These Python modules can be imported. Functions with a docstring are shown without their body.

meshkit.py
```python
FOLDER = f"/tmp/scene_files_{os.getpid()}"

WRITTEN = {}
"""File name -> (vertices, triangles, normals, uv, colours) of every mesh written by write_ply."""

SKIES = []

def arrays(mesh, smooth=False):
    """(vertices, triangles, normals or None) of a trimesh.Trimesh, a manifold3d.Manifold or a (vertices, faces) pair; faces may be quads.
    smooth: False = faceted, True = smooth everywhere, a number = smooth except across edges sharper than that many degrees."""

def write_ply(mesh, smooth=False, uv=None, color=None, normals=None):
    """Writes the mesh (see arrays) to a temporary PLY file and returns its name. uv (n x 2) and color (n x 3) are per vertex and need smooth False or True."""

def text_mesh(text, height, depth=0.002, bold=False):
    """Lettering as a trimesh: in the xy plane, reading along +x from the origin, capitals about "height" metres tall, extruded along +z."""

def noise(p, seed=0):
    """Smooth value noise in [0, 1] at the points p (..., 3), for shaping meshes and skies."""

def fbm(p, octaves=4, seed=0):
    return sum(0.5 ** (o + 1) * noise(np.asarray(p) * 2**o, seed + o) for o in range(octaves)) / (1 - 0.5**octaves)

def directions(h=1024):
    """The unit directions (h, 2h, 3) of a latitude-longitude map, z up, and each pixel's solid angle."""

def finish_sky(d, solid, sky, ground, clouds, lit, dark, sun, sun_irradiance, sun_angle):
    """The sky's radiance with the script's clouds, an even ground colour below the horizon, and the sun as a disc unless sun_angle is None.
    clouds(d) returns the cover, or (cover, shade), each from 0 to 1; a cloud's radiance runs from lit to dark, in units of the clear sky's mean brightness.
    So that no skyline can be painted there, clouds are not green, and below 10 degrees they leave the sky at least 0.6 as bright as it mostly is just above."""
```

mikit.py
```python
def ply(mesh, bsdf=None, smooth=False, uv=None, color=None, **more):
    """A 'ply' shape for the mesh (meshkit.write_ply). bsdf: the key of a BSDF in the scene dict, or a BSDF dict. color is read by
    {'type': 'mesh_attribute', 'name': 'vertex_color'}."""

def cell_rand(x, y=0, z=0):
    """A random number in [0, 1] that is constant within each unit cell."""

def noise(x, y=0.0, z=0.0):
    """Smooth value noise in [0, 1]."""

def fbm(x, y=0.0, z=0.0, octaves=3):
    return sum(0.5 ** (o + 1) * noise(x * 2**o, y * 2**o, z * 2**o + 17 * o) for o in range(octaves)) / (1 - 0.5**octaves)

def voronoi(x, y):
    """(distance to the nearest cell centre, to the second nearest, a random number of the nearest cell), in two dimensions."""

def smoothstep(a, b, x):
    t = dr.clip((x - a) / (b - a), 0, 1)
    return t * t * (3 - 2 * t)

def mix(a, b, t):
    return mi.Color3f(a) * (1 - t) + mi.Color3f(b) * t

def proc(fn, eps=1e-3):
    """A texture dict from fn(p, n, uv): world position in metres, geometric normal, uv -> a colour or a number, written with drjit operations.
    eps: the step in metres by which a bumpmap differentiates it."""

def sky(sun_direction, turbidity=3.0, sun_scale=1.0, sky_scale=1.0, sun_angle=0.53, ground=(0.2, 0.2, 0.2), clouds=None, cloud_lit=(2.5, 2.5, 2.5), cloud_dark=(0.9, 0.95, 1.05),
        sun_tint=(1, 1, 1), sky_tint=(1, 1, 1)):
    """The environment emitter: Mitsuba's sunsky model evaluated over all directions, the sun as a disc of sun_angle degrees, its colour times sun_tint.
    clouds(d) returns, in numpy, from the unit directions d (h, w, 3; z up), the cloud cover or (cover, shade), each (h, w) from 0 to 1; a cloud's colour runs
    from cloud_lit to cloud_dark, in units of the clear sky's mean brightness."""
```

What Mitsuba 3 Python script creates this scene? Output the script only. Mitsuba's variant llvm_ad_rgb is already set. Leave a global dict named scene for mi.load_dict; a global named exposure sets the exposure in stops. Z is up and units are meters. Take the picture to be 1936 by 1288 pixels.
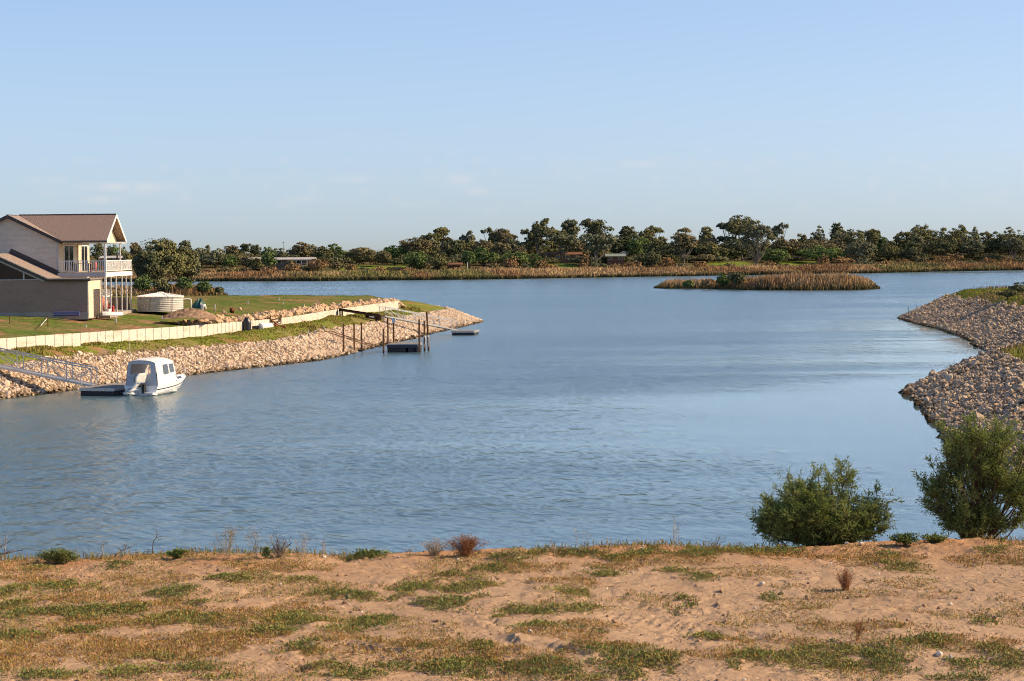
import math
import numpy as np
import trimesh
import shapely
import drjit as dr
import mitsuba as mi
import mikit
import meshkit
from mikit import noise, fbm, voronoi, cell_rand, smoothstep, mix

T = mi.ScalarTransform4f
# ---------------------------------------------------------------- camera, sky, sun, exposure
CAM_Z, PITCH, ROLL, FOC = 9.0, math.atan(169 / 3882), math.radians(0.45), 3882.0
FWD = np.array([0, math.cos(PITCH), -math.sin(PITCH)])
UP0 = np.array([math.sin(ROLL), 0, math.cos(ROLL)])
RIGHT = np.cross(FWD, UP0); RIGHT /= np.linalg.norm(RIGHT)
UP = np.cross(RIGHT, FWD)
SUN = np.array([0.835, 0.035, 0.545]); SUN /= np.linalg.norm(SUN)
exposure = 2.17


def small_clouds(d):
    az = np.degrees(np.arctan2(d[..., 0], d[..., 1]))
    el = np.degrees(np.arcsin(np.clip(d[..., 2], -1, 1)))
    q = np.stack([az * 2.2, el * 9.0, az * 0], -1)
    n = meshkit.fbm(q, 4, 5)
    band = np.exp(-((el - 1.9) / 0.9) ** 2)
    cover = np.clip((n - 0.60) / 0.18, 0, 1) * band * 0.16
    for a, e, wa, we, s in ((-10.6, 1.80, 1.3, 0.12, .40), (-11.2, 1.56, .55, .10, .40), (-4.5, 2.0, .6, .07, .26), (-1.35, 2.02, .4, .10, .30),
                            (-0.9, 1.65, .4, .07, .24), (3.5, 2.36, .55, .08, .30), (5.5, 2.36, .7, .06, .20), (7.1, 2.34, .3, .06, .2), (-5.8, 1.5, .6, .05, .15), (1.5, 2.45, .4, .12, .12)):
        g = np.exp(-(((az - a) / wa) ** 2) ** 1.4 - (((el - e) / we) ** 2) ** 1.2)
        cover = np.maximum(cover, g * s * np.clip(n * 2.4 - 0.35, 0, 1.2))
    return cover, 0.0 * cover


scene, labels = {}, {}
scene["sky"] = mikit.sky(SUN.tolist(), turbidity=3.0, sun_scale=1.0, sky_scale=1.0, sun_tint=(1.18, 1.11, 0.99), sky_tint=(1.13, 1.05, 1.13), clouds=small_clouds,
                         cloud_lit=(2.1, 1.95, 1.9), cloud_dark=(1.4, 1.4, 1.5), ground=(0.12, 0.13, 0.12))
scene["camera"] = {"type": "perspective", "fov": math.degrees(2 * math.atan(968 / FOC)), "fov_axis": "x", "near_clip": 1.0, "far_clip": 20000.0,
                   "to_world": T().look_at(origin=[0, 0, CAM_Z], target=[float(x) for x in np.array([0, 0, CAM_Z]) + FWD], up=[float(x) for x in UP0])}


# ---------------------------------------------------------------- survey helpers: a sight line of the photograph met with a level or a distance
def ray(px, py):
    return FWD * FOC + RIGHT * (px - 968) - UP * (py - 644)


def at(px, py, z):
    r = ray(px, py)
    return np.array([0, 0, CAM_Z]) + r * ((z - CAM_Z) / r[2])


def ad(px, py, dist):
    r = ray(px, py)
    return np.array([0, 0, CAM_Z]) + r * (dist / r[1])


# ---------------------------------------------------------------- mesh helpers (vertices, faces)
def join(parts):
    vs, fs, n = [], [], 0
    for v, f in parts:
        vs.append(np.asarray(v, float)); fs.append(np.asarray(f, int) + n); n += len(v)
    return np.vstack(vs), np.vstack(fs)


BOXF = np.array([[0, 2, 3], [0, 3, 1], [4, 5, 7], [4, 7, 6], [0, 1, 5], [0, 5, 4], [2, 6, 7], [2, 7, 3], [0, 4, 6], [0, 6, 2], [1, 3, 7], [1, 7, 5]])


def box(x0, x1, y0, y1, z0, z1):
    return np.array([[x, y, z] for z in (z0, z1) for y in (y0, y1) for x in (x0, x1)], float), BOXF


def obox(c, u, v, w, a, b, h):
    """box at centre c with axes u, v, w and half sizes a, b, h"""
    c, u, v, w = (np.asarray(x, float) for x in (c, u, v, w))
    return np.array([c + i * a * u + j * b * v + k * h * w for k in (-1, 1) for j in (-1, 1) for i in (-1, 1)]), BOXF


def beam(p, q, a, b, up=(0, 0, 1)):
    """rectangular bar from p to q, a wide and b high"""
    p, q = np.asarray(p, float), np.asarray(q, float)
    d = q - p; L = np.linalg.norm(d); d /= L
    s = np.cross(d, up); s /= np.linalg.norm(s) + 1e-9
    return obox((p + q) / 2, d, s, np.cross(s, d), L / 2, a / 2, b / 2)


def tube(pts, rad, n=6, cap=True):
    p = np.asarray(pts, float)
    r = np.broadcast_to(np.asarray(rad, float), (len(p),))
    t = np.gradient(p, axis=0); t /= np.linalg.norm(t, axis=1, keepdims=True) + 1e-12
    ref = np.array([0, 0, 1.0]) if abs(t.mean(0)[2]) < 0.85 else np.array([1.0, 0, 0])
    a = np.cross(t, ref); a /= np.linalg.norm(a, axis=1, keepdims=True) + 1e-12
    b = np.cross(t, a)
    ang = np.arange(n) * 2 * np.pi / n
    v = (p[:, None] + r[:, None, None] * (np.cos(ang)[None, :, None] * a[:, None] + np.sin(ang)[None, :, None] * b[:, None])).reshape(-1, 3)
    f = []
    for i in range(len(p) - 1):
        for j in range(n):
            k = (j + 1) % n
            f += [[i * n + j, i * n + k, (i + 1) * n + k], [i * n + j, (i + 1) * n + k, (i + 1) * n + j]]
    if cap:
        m = len(p) - 1
        for j in range(1, n - 1):
            f += [[0, j + 1, j], [m * n, m * n + j, m * n + j + 1]]
    return v, np.array(f)


def lathe(prof, n=24, c=(0, 0, 0)):
    """surface of revolution about z through c of the (radius, z) profile"""
    prof = np.asarray(prof, float)
    ang = np.arange(n) * 2 * np.pi / n
    v = np.stack([prof[:, None, 0] * np.cos(ang), prof[:, None, 0] * np.sin(ang), np.broadcast_to(prof[:, None, 1], (len(prof), n))], -1).reshape(-1, 3) + np.asarray(c, float)
    f = []
    for i in range(len(prof) - 1):
        for j in range(n):
            k = (j + 1) % n
            f += [[i * n + j, i * n + k, (i + 1) * n + k], [i * n + j, (i + 1) * n + k, (i + 1) * n + j]]
    return v, np.array(f)


def prism(poly, axis, a, b):
    """polygon (convex, 2-d) extruded along an axis (0, 1, 2) from a to b"""
    poly = np.asarray(poly, float); n = len(poly)
    def put(t):
        out = np.zeros((n, 3)); o = [i for i in range(3) if i != axis]
        out[:, o[0]], out[:, o[1]], out[:, axis] = poly[:, 0], poly[:, 1], t
        return out
    v = np.vstack([put(a), put(b)])
    f = [[0, i + 1, i] for i in range(1, n - 1)] + [[n, n + i, n + i + 1] for i in range(1, n - 1)]
    for i in range(n):
        k = (i + 1) % n
        f += [[i, k, n + k], [i, n + k, n + i]]
    m = trimesh.Trimesh(v, f, process=False)
    m.fix_normals()
    return m.vertices, m.faces


def grid(xs, ys, fz):
    X, Y = np.meshgrid(xs, ys, indexing="ij")
    v = np.stack([X, Y, fz(X, Y)], -1).reshape(-1, 3)
    i = np.arange(len(xs) * len(ys)).reshape(len(xs), len(ys))
    a, b, c, d = i[:-1, :-1].ravel(), i[1:, :-1].ravel(), i[1:, 1:].ravel(), i[:-1, 1:].ravel()
    return v, np.vstack([np.stack([a, b, c], 1), np.stack([a, c, d], 1)])


def gridpts(P):
    """surface through an (n, m, 3) array of points"""
    n, m = P.shape[:2]
    i = np.arange(n * m).reshape(n, m)
    a, b, c, d = i[:-1, :-1].ravel(), i[1:, :-1].ravel(), i[1:, 1:].ravel(), i[:-1, 1:].ravel()
    return P.reshape(-1, 3), np.vstack([np.stack([a, b, c], 1), np.stack([a, c, d], 1)])


def rot(mesh, ang, c=(0, 0, 0)):
    v, f = mesh
    s, k = math.sin(ang), math.cos(ang); c = np.asarray(c, float)
    return (np.asarray(v) - c) @ np.array([[k, s, 0], [-s, k, 0], [0, 0, 1]]) + c, f


def shift(mesh, d):
    return np.asarray(mesh[0]) + np.asarray(d, float), mesh[1]


def hull(points, n=0, r=0):
    h = trimesh.convex.convex_hull(np.asarray(points, float))
    return np.array(h.vertices), np.array(h.faces)


# ---------------------------------------------------------------- scene entries
_count = {}


def numbered(name):
    k = _count.get(name, -1) + 1
    _count[name] = k
    return name if k == 0 else f"{name}_{k:03d}"


def thing(name, label, cat, group=None, kind=None):
    key = numbered(name)
    labels[key] = {"label": label, "category": cat}
    if group: labels[key]["group"] = group
    if kind: labels[key]["kind"] = kind
    return key


def put(key, mesh, bsdf, smooth=False, color=None):
    scene[key] = mikit.ply(mesh, bsdf, smooth=smooth, color=color)
    return key


def part(parent, name, mesh, bsdf, smooth=False, color=None, label=None, kind=None):
    key = numbered(f"{parent}__{name}")
    put(key, mesh, bsdf, smooth, color)
    if label or kind:
        labels[key] = {}
        if label: labels[key]["label"] = label
        if kind: labels[key]["kind"] = kind
    return key


def struct(name, mesh, bsdf, label, smooth=False, color=None):
    key = numbered(name)
    put(key, mesh, bsdf, smooth, color)
    labels[key] = {"label": label, "category": name.replace("_", " "), "kind": "structure"}
    return key


def stuff(name, mesh, bsdf, label, cat, color=None, smooth=False):
    key = numbered(name)
    put(key, mesh, bsdf, smooth, color)
    labels[key] = {"label": label, "category": cat, "kind": "stuff"}
    return key


def one(name, mesh, bsdf, label, cat, group=None, smooth=False, color=None):
    key = thing(name, label, cat, group)
    return put(key, mesh, bsdf, smooth, color)


# ---------------------------------------------------------------- materials
def two(d):
    return {"type": "twosided", "bsdf": d}


def matte(c):
    return two({"type": "diffuse", "reflectance": {"type": "rgb", "value": list(c)}})


def rough(c, r=0.5, metal=0.0, spec=0.5):
    return two({"type": "principled", "base_color": {"type": "rgb", "value": list(c)}, "roughness": r, "metallic": metal, "specular": spec})


def procmat(fn):
    return two({"type": "diffuse", "reflectance": mikit.proc(fn)})


VCOL = two({"type": "diffuse", "reflectance": {"type": "mesh_attribute", "name": "vertex_color"}})
scene["vertex_tinted"] = VCOL


def mottled(a, b, f, seed=0.0, c=None):
    def fn(p, n, uv):
        t = fbm(p.x * f + seed, p.y * f, p.z * f, 3)
        col = mix(a, b, smoothstep(0.3, 0.7, t))
        if c is not None:
            col = mix(col, c, smoothstep(0.55, 0.75, fbm(p.x * f * 3.1, p.y * f * 3.1, p.z * f * 3.1 + 7 + seed, 2)))
        return col
    return procmat(fn)


def weather(base, dirt, zscale=1.0, f=1.2):
    base, dirt = list(base), list(dirt)
    def fn(p, n, uv):
        t = fbm(p.x * f, p.y * f, p.z * f * zscale, 4)
        g = fbm(p.x * 9, p.y * 9, p.z * 9, 2)
        return mix(base, dirt, smoothstep(0.45, 0.8, t)) * (0.88 + 0.24 * g)
    return procmat(fn)


def leaf_quads(pos, nrm, size, rng, aspect=1.0):
    """one four-cornered leaf clump at each position, facing roughly nrm"""
    n = len(pos)
    u = np.cross(nrm, rng.normal(size=(n, 3))); u /= np.linalg.norm(u, axis=1, keepdims=True) + 1e-9
    w = np.cross(nrm, u)
    s = size * rng.uniform(0.55, 1.25, n)[:, None]
    k = rng.uniform(-0.35, 0.35, (n, 4, 1))
    bend = nrm[:, None] * k * s[:, None] * 0.8
    corner = np.stack([u * s * aspect, w * s * 0.7, -u * s * aspect, -w * s * 0.7], 1)
    v = (pos[:, None] + corner * rng.uniform(0.6, 1.15, (n, 4, 1)) + bend).reshape(-1, 3)
    i = np.arange(n)[:, None] * 4
    return v, np.vstack([i + [0, 1, 2], i + [0, 2, 3]])


def blades(pos, height, width, rng, lean=0.3):
    """one upright narrow triangle pair per position"""
    n = len(pos)
    h = (height * rng.uniform(0.6, 1.2, n))[:, None] if np.isscalar(height) else (height * rng.uniform(0.8, 1.15, n))[:, None]
    a = rng.uniform(0, 2 * np.pi, n)
    side = np.stack([np.cos(a), np.sin(a), 0 * a], 1) * (width * rng.uniform(0.6, 1.4, n))[:, None] / 2
    tip = np.stack([rng.normal(0, lean, n), rng.normal(0, lean, n), np.ones(n)], 1) * h
    v = np.stack([pos - side, pos + side, pos + tip * 0.6 + side * 0.8, pos + tip, pos + tip * 0.55 - side * 0.9], 1).reshape(-1, 3)
    i = np.arange(n)[:, None] * 5
    return v, np.vstack([i + [0, 1, 2], i + [0, 2, 4], i + [4, 2, 3]])


def repcol(c, k):
    return np.repeat(c, k, axis=0)


ICO = trimesh.creation.icosphere(subdivisions=1)
ICO0 = trimesh.creation.icosahedron()


def rocks(pos, size, rng, flat=0.75, ico=ICO0):
    """angular stones: every one a jittered, stretched, turned polyhedron"""
    n, k = len(pos), len(ico.vertices)
    base = ico.vertices[None] * rng.uniform(0.68, 1.2, (n, k, 1))
    sc = rng.uniform(0.6, 1.25, (n, 1, 3)); sc[..., 2] *= flat
    base = base * sc
    q = rng.normal(size=(n, 4)); q[:, 1:3] *= 0.35; q /= np.linalg.norm(q, axis=1, keepdims=True)
    w, x, y, z = q.T
    R = np.stack([1 - 2 * (y * y + z * z), 2 * (x * y - z * w), 2 * (x * z + y * w), 2 * (x * y + z * w), 1 - 2 * (x * x + z * z), 2 * (y * z - x * w),
                  2 * (x * z - y * w), 2 * (y * z + x * w), 1 - 2 * (x * x + y * y)], -1).reshape(n, 3, 3)
    v = np.einsum("nij,nkj->nki", R, base) * np.asarray(size).reshape(-1, 1, 1) + pos[:, None]
    f = (ico.faces[None] + np.arange(n)[:, None, None] * k).reshape(-1, 3)
    return v.reshape(-1, 3), f, k
# ================================================================ water
def calm(x, y):
    """sheltered smooth water near the right bank, in streaks"""
    edge = -6 + (y - 66) * 0.255
    warp = (fbm(x / 70 + 3, y / 11.0, 0.0, 3) - 0.5) * (26 + y * 0.12) + (fbm(x / 140, y / 5.0, 5.0, 2) - 0.5) * (5 + y * 0.02)
    c = smoothstep(-16, 19, x - edge + warp)
    far = smoothstep(250, 520, y)
    streak = smoothstep(0.62, 0.80, fbm(x / 160 + 9, y / 16, 3.0, 2))
    return c * (1 - 0.80 * far) + far * 0.45 * streak


def gust(x, y):
    return 0.22 + 1.05 * fbm(x / 75 + 11, y / 9, 2.0, 3) + 0.60 * fbm(x / 190 + 3, y / 24, 6.0, 2)


def wave_height(p, n, uv):
    x, y = p.x, p.y
    wx = x + 0.35 * noise(x * 0.8, y * 0.8, 1.0) + 0.25 * y
    # wind from the left front: short crests running across, long in x
    h = 0.42 * noise(wx * 2.4, y * 1.6, 0.3) + 0.24 * noise(wx * 5.0 + 5, y * 3.3, 3.1) + 0.08 * noise(wx * 9.0 + 1, y * 6.5, 7.7)
    swell = 0.6 * noise(x * 0.9 + 2, y * 0.75, 9.0)
    amp = (1 - calm(x, y)) * gust(x, y) + 0.02
    return (h + swell) * amp


scene["water_skin"] = {"type": "bumpmap", "scale": 0.115, "bump": mikit.proc(wave_height, eps=0.02), "nested": two({
    "type": "principled", "base_color": mikit.proc(lambda p, n, uv: mix((0.038, 0.074, 0.090), (0.046, 0.082, 0.088), fbm(p.x / 60, p.y / 14, 0.0, 2))),
    "roughness": mikit.proc(lambda p, n, uv: 0.20 - 0.15 * calm(p.x, p.y)), "eta": 1.46})}
WX = np.array([-4000, -1500, -600, -300, -150, -80, -40, 0, 40, 80, 150, 300, 600, 1500, 4000.0])
WY = np.array([-300, 0, 20, 40, 60, 90, 130, 180, 250, 350, 500, 700, 900, 1500, 3000.0])
struct("water", grid(WX, WY, lambda X, Y: X * 0), "water_skin", "calm blue inlet water rippled by wind at left and smooth at right")


# ================================================================ shorelines, from the photograph's waterline at level 0
def line0(pts, z=0.0):
    return [tuple(at(a, b, z)[:2]) for a, b in pts]


LEFT_SHORE = [(-75, 70), (-48, 98), (-37, 118)] + line0([(0, 755), (70, 747), (145, 737), (235, 724.5), (345, 711), (441, 700), (541, 689), (603, 682), (655, 671), (709, 656.5), (760, 645), (791, 638.7), (813, 631.5),
             (838.6, 625.8), (880, 617), (913.6, 608.8)]) + [(-4.2, 270), (-8, 281), (-16, 288), (-40, 292), (-70, 300), (-110, 310), (-240, 320)]
LEFT_LAND = shapely.Polygon(LEFT_SHORE + [(-240, 70)])
RIGHT_SHORE = [(17, 42), (17.5, 60), (18.4, 78)] + line0([(1800, 852), (1777, 806), (1758, 790), (1741, 765), (1724, 752), (1707, 742.7)])
RIGHT_SHORE += [(25.6, 132.5), (28.5, 138), (33, 146), (37.5, 154), (41.5, 162), (43.0, 168)] + line0([(1879, 666), (1866.6, 663), (1845, 654), (1841.7, 646), (1819, 638), (1779.5, 623.3), (1742, 614.6), (1697.4, 601.6)]) + [(53, 275), (60, 282), (75, 290), (110, 300), (200, 310), (420, 320)]
RIGHT_LAND = shapely.Polygon(RIGHT_SHORE + [(420, 42)])
FAR_PX = [(-2200, 545), (-700, 539), (-150, 535), (120, 533), (300, 532.5), (430, 532), (600, 531.5), (740, 530), (860, 529), (968, 527.5), (1080, 525.5), (1180, 524), (1300, 522), (1420, 520), (1529, 518.3), (1640, 516.5), (1780, 513.5), (1936, 510.8), (2300, 506), (4000, 494)]
FAR_SHORE = line0(FAR_PX)
FAR_LAND = shapely.Polygon(FAR_SHORE + [(FAR_SHORE[-1][0] + 2500, 9000), (FAR_SHORE[0][0] - 2500, 9000)])
HEAD_SHORE = [(-300, 392)] + [tuple(x) for x in ((-110, 398), (-76, 401), (-63, 407), (-58.5, 418), (-60, 430), (-70, 445), (-95, 458), (-300, 470))]
HEAD_LAND = shapely.Polygon(HEAD_SHORE)
ISLE = line0([(1240, 545), (1262, 546), (1330, 546), (1420, 548.5), (1530, 549), (1620, 548.5), (1660, 546.5)]) + [(82.5, 466), (80, 476), (70, 482), (52, 484), (36, 492)]
ISLE_LAND = shapely.Polygon(ISLE)


def depth_in(poly, X, Y):
    """signed metres from the shoreline, positive on land"""
    P = shapely.points(np.asarray(X).ravel(), np.asarray(Y).ravel())
    d = shapely.distance(P, poly.exterior)
    return (np.where(shapely.contains(poly, P), d, -d)).reshape(np.shape(X))


def nz(X, Y, f, seed=0, o=3):
    return meshkit.fbm(np.stack([np.asarray(X) * f, np.asarray(Y) * f, 0 * np.asarray(X)], -1), o, seed) - 0.5


# ---------------------------------------------------------------- the concrete sleeper wall: top line (photograph pixel, level)
WALL_PX = [((-160, 648.5), 3.32), ((0, 640), 3.30), ((100, 633), 3.28), ((168, 628.5), 3.25), ((250, 623), 3.21), ((330, 618), 3.18), ((396, 612.8), 3.15), ((459, 608), 3.13), ((530, 601.6), 3.10),
           ((590, 592.5), 3.07), ((641, 584), 3.05), ((700, 576), 3.02), ((755, 568.5), 3.0)]
WALL_PTS = np.array([at(p[0], p[1], z) for p, z in WALL_PX])
WALL_CUM = np.concatenate([[0], np.cumsum(np.linalg.norm(np.diff(WALL_PTS, axis=0), axis=1))])


def wall_at(s):
    return np.stack([np.interp(s, WALL_CUM, WALL_PTS[:, i]) for i in range(3)], -1)


WALL_LINE = shapely.LineString(WALL_PTS[:, :2])
WPX = np.array([p[0][0] for p in WALL_PX], float)
BASE_PX = [(-160, 674), (25, 662), (106, 657.4), (216, 648.5), (295, 643.7), (380, 637.8), (411, 632.8), (432, 630.5), (460, 626), (500, 620), (538, 613.8), (577, 609.5), (600, 605.5), (620, 600), (641, 597.5), (707, 592.5), (753, 584)]


def by_wall(px, py, off=0.0):
    """point of the sight line through the pixel that lies off metres in front of the wall"""
    return ad(px, py, float(np.interp(px, WPX, WALL_PTS[:, 1])) - off)


BASE_PTS = np.array([by_wall(*p) for p in BASE_PX])


def z_left(X, Y):
    d = depth_in(LEFT_LAND, X, Y)
    z = np.where(d < 4.2, d * 0.385, 1.62 + (d - 4.2) * 0.205)
    z = np.clip(np.where(d < 0, d * 0.6, np.minimum(z, 2.6)), -1.5, 2.6) + np.where(d > 4, nz(X, Y, 0.3, 3) * 0.25, 0)
    P = shapely.points(np.asarray(X).ravel(), np.asarray(Y).ravel())
    w = np.clip(1 - shapely.distance(P, WALL_LINE).reshape(np.shape(X)) / 3.5, 0, 1); w = w * w * (3 - 2 * w)
    zb = np.interp(np.asarray(Y), BASE_PTS[:, 1], BASE_PTS[:, 2])
    w = w * (np.asarray(Y) < 257)
    return z * (1 - w) + (zb + nz(X, Y, 0.9, 31) * 0.18) * w


def z_plateau(X, Y):
    P = shapely.points(np.asarray(X).ravel(), np.asarray(Y).ravel())
    d = shapely.distance(P, WALL_LINE).reshape(np.shape(X))
    top = np.interp(np.asarray(Y), [100, 165, 190, 225, 275], [4.15, 4.15, 3.95, 3.55, 3.35])
    t = np.clip(d / 13.0, 0, 1); t = t * t * (3 - 2 * t)
    base = np.interp(np.asarray(Y), [100, 255], [3.2, 2.92])
    return base + (top - base) * t + nz(X, Y, 0.35, 8) * 0.22 * np.clip(d / 3, 0, 1)


def z_right(X, Y):
    d = depth_in(RIGHT_LAND, X, Y)
    top = np.interp(np.asarray(Y), [60, 140, 175, 215, 300], [2.5, 2.5, 3.0, 3.5, 3.5])
    zz = np.minimum(d / 2.25, top + np.clip(d - top * 2.25, 0, 30) * 0.02)
    return np.where(d < 0, np.maximum(d * 0.6, -1.5), zz) + nz(X, Y, 0.4, 5) * 0.35 * np.clip(d / 3, 0, 1)


def z_far(X, Y):
    d = depth_in(FAR_LAND, X, Y)
    z = 0.25 + 3.9 * np.clip((d - 15) / 40, 0, 1) + np.clip(d - 60, 0, 400) * 0.002
    return np.where(d < 0, np.maximum(d * 0.5, -2), z * np.clip(d / 3, 0, 1)) + nz(X, Y, 0.02, 6) * 0.6 * np.clip(d / 30, 0, 1)


def z_head(X, Y):
    d = depth_in(HEAD_LAND, X, Y)
    return np.where(d < 0, np.maximum(d * 0.5, -1.5), np.minimum(d * 0.12, 1.3))


def z_isle(X, Y):
    d = depth_in(ISLE_LAND, X, Y)
    return np.where(d < 0, np.maximum(d * 0.5, -1.5), np.minimum(d * 0.15, 0.7))


# ---------------------------------------------------------------- land materials
def lawn_colour(green, olive, soil, seed, bare, f=0.22):
    def fn(p, n, uv):
        t = fbm(p.x * f + seed, p.y * f * 1.0, 0.0, 4)
        s = fbm(p.x * f * 1.7 + seed + 9, p.y * f * 1.7, 4.0, 4)
        fine = noise(p.x * 4.5, p.y * 4.5, 1.0)
        c = mix(green, olive, smoothstep(0.35, 0.68, t))
        c = mix(c, soil, smoothstep(bare, bare + 0.14, s))
        return c * (0.70 + 0.6 * fine)
    return procmat(fn)


scene["lawn"] = lawn_colour((0.145, 0.175, 0.034), (0.20, 0.175, 0.064), (0.30, 0.17, 0.085), 0.0, 0.66)
scene["house_lawn"] = lawn_colour((0.095, 0.135, 0.032), (0.155, 0.145, 0.055), (0.26, 0.155, 0.09), 5.0, 0.55)
scene["right_ground"] = lawn_colour((0.125, 0.150, 0.025), (0.18, 0.145, 0.055), (0.16, 0.11, 0.06), 9.0, 0.60)
def far_ground_fn(p, n, uv):
    t = fbm(p.x * .05, p.y * .05, 0.0, 4)
    c = mix((.085, .080, .036), (.120, .095, .050), smoothstep(.35, .65, t))
    lawn = mi.Float(0)
    for x0, x1, y0, y1 in ((-60, -36, 690, 735), (9, 23, 722, 790), (74, 90, 740, 800), (98, 120, 760, 820), (-104, -96, 690, 712)):   # mown lawns by the far houses
        lawn = dr.maximum(lawn, smoothstep(x0 - 2, x0 + 2, p.x) * smoothstep(x1 + 2, x1 - 2, p.x) * smoothstep(y0 - 2, y0 + 2, p.y) * smoothstep(y1 + 3, y1 - 3, p.y))
    return mix(c, (.135, .175, .036), lawn) * (.8 + .4 * noise(p.x * .7, p.y * .7, 1.0))


scene["far_ground"] = procmat(far_ground_fn)
scene["marsh_ground"] = mottled((0.10, 0.07, 0.035), (0.07, 0.065, 0.03), 0.3)

gx, gy = np.arange(-80, 3, 1.0), np.concatenate([np.arange(62, 126, 2.0), np.arange(126, 296, 1.0)])
scene["stone_bed"] = mottled((0.25, 0.18, 0.12), (0.15, 0.105, 0.068), 1.5)


def banked(name, mesh, lawn_mat, label, lim):
    v, f = mesh
    c = v[f].mean(1)
    stony = lim(c[:, 0], c[:, 1])
    key = struct(name, (v, f[~stony]), lawn_mat, label, smooth=True)
    part(key, "stone_bed", (v, f[stony]), "stone_bed", smooth=True)


banked("left_bank", grid(gx, gy, z_left), "lawn", "grassy left bank below the cream wall", lambda X, Y: depth_in(LEFT_LAND, X, Y) < 4.6)
# ground behind the wall: from the wall line to the back of the point
BACK = np.array([[-240, 118], [-230, 180], [-220, 200], [-190, 240], [-150, 268], [-110, 279], [-75, 280], [-52, 278.5], [-38, 276.5], [-30, 274], [-24, 271.5], [-20, 268], [-17.6, 264]], float)
sw = np.linspace(0, WALL_CUM[-1], 150)
front = wall_at(sw); bk = np.stack([np.interp(sw, WALL_CUM, BACK[:, i]) for i in range(2)], -1)
ss = np.concatenate([np.linspace(0, 0.15, 26)[:-1], np.linspace(0.15, 1, 60)])
Pxy = front[:, None, :2] * (1 - ss[None, :, None]) + bk[:, None] * ss[None, :, None]
Pz = z_plateau(Pxy[..., 0], Pxy[..., 1])
Pz[:, 0] = np.minimum(Pz[:, 0], front[:, 2] - 0.06)
P3 = np.concatenate([Pxy, Pz[..., None]], -1)
skirt = P3[:, -1:].copy(); skirt[..., 1] += 7; skirt[..., 2] = -1
P3 = np.concatenate([P3, skirt], 1)
endcap = P3[-1:].copy(); endcap[..., 0] += 3.2; endcap[..., 1] += 2.2; endcap[..., 2] = 0.6
startcap = P3[:1].copy(); startcap[..., 1] -= 6; startcap[..., 2] = -1
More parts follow.
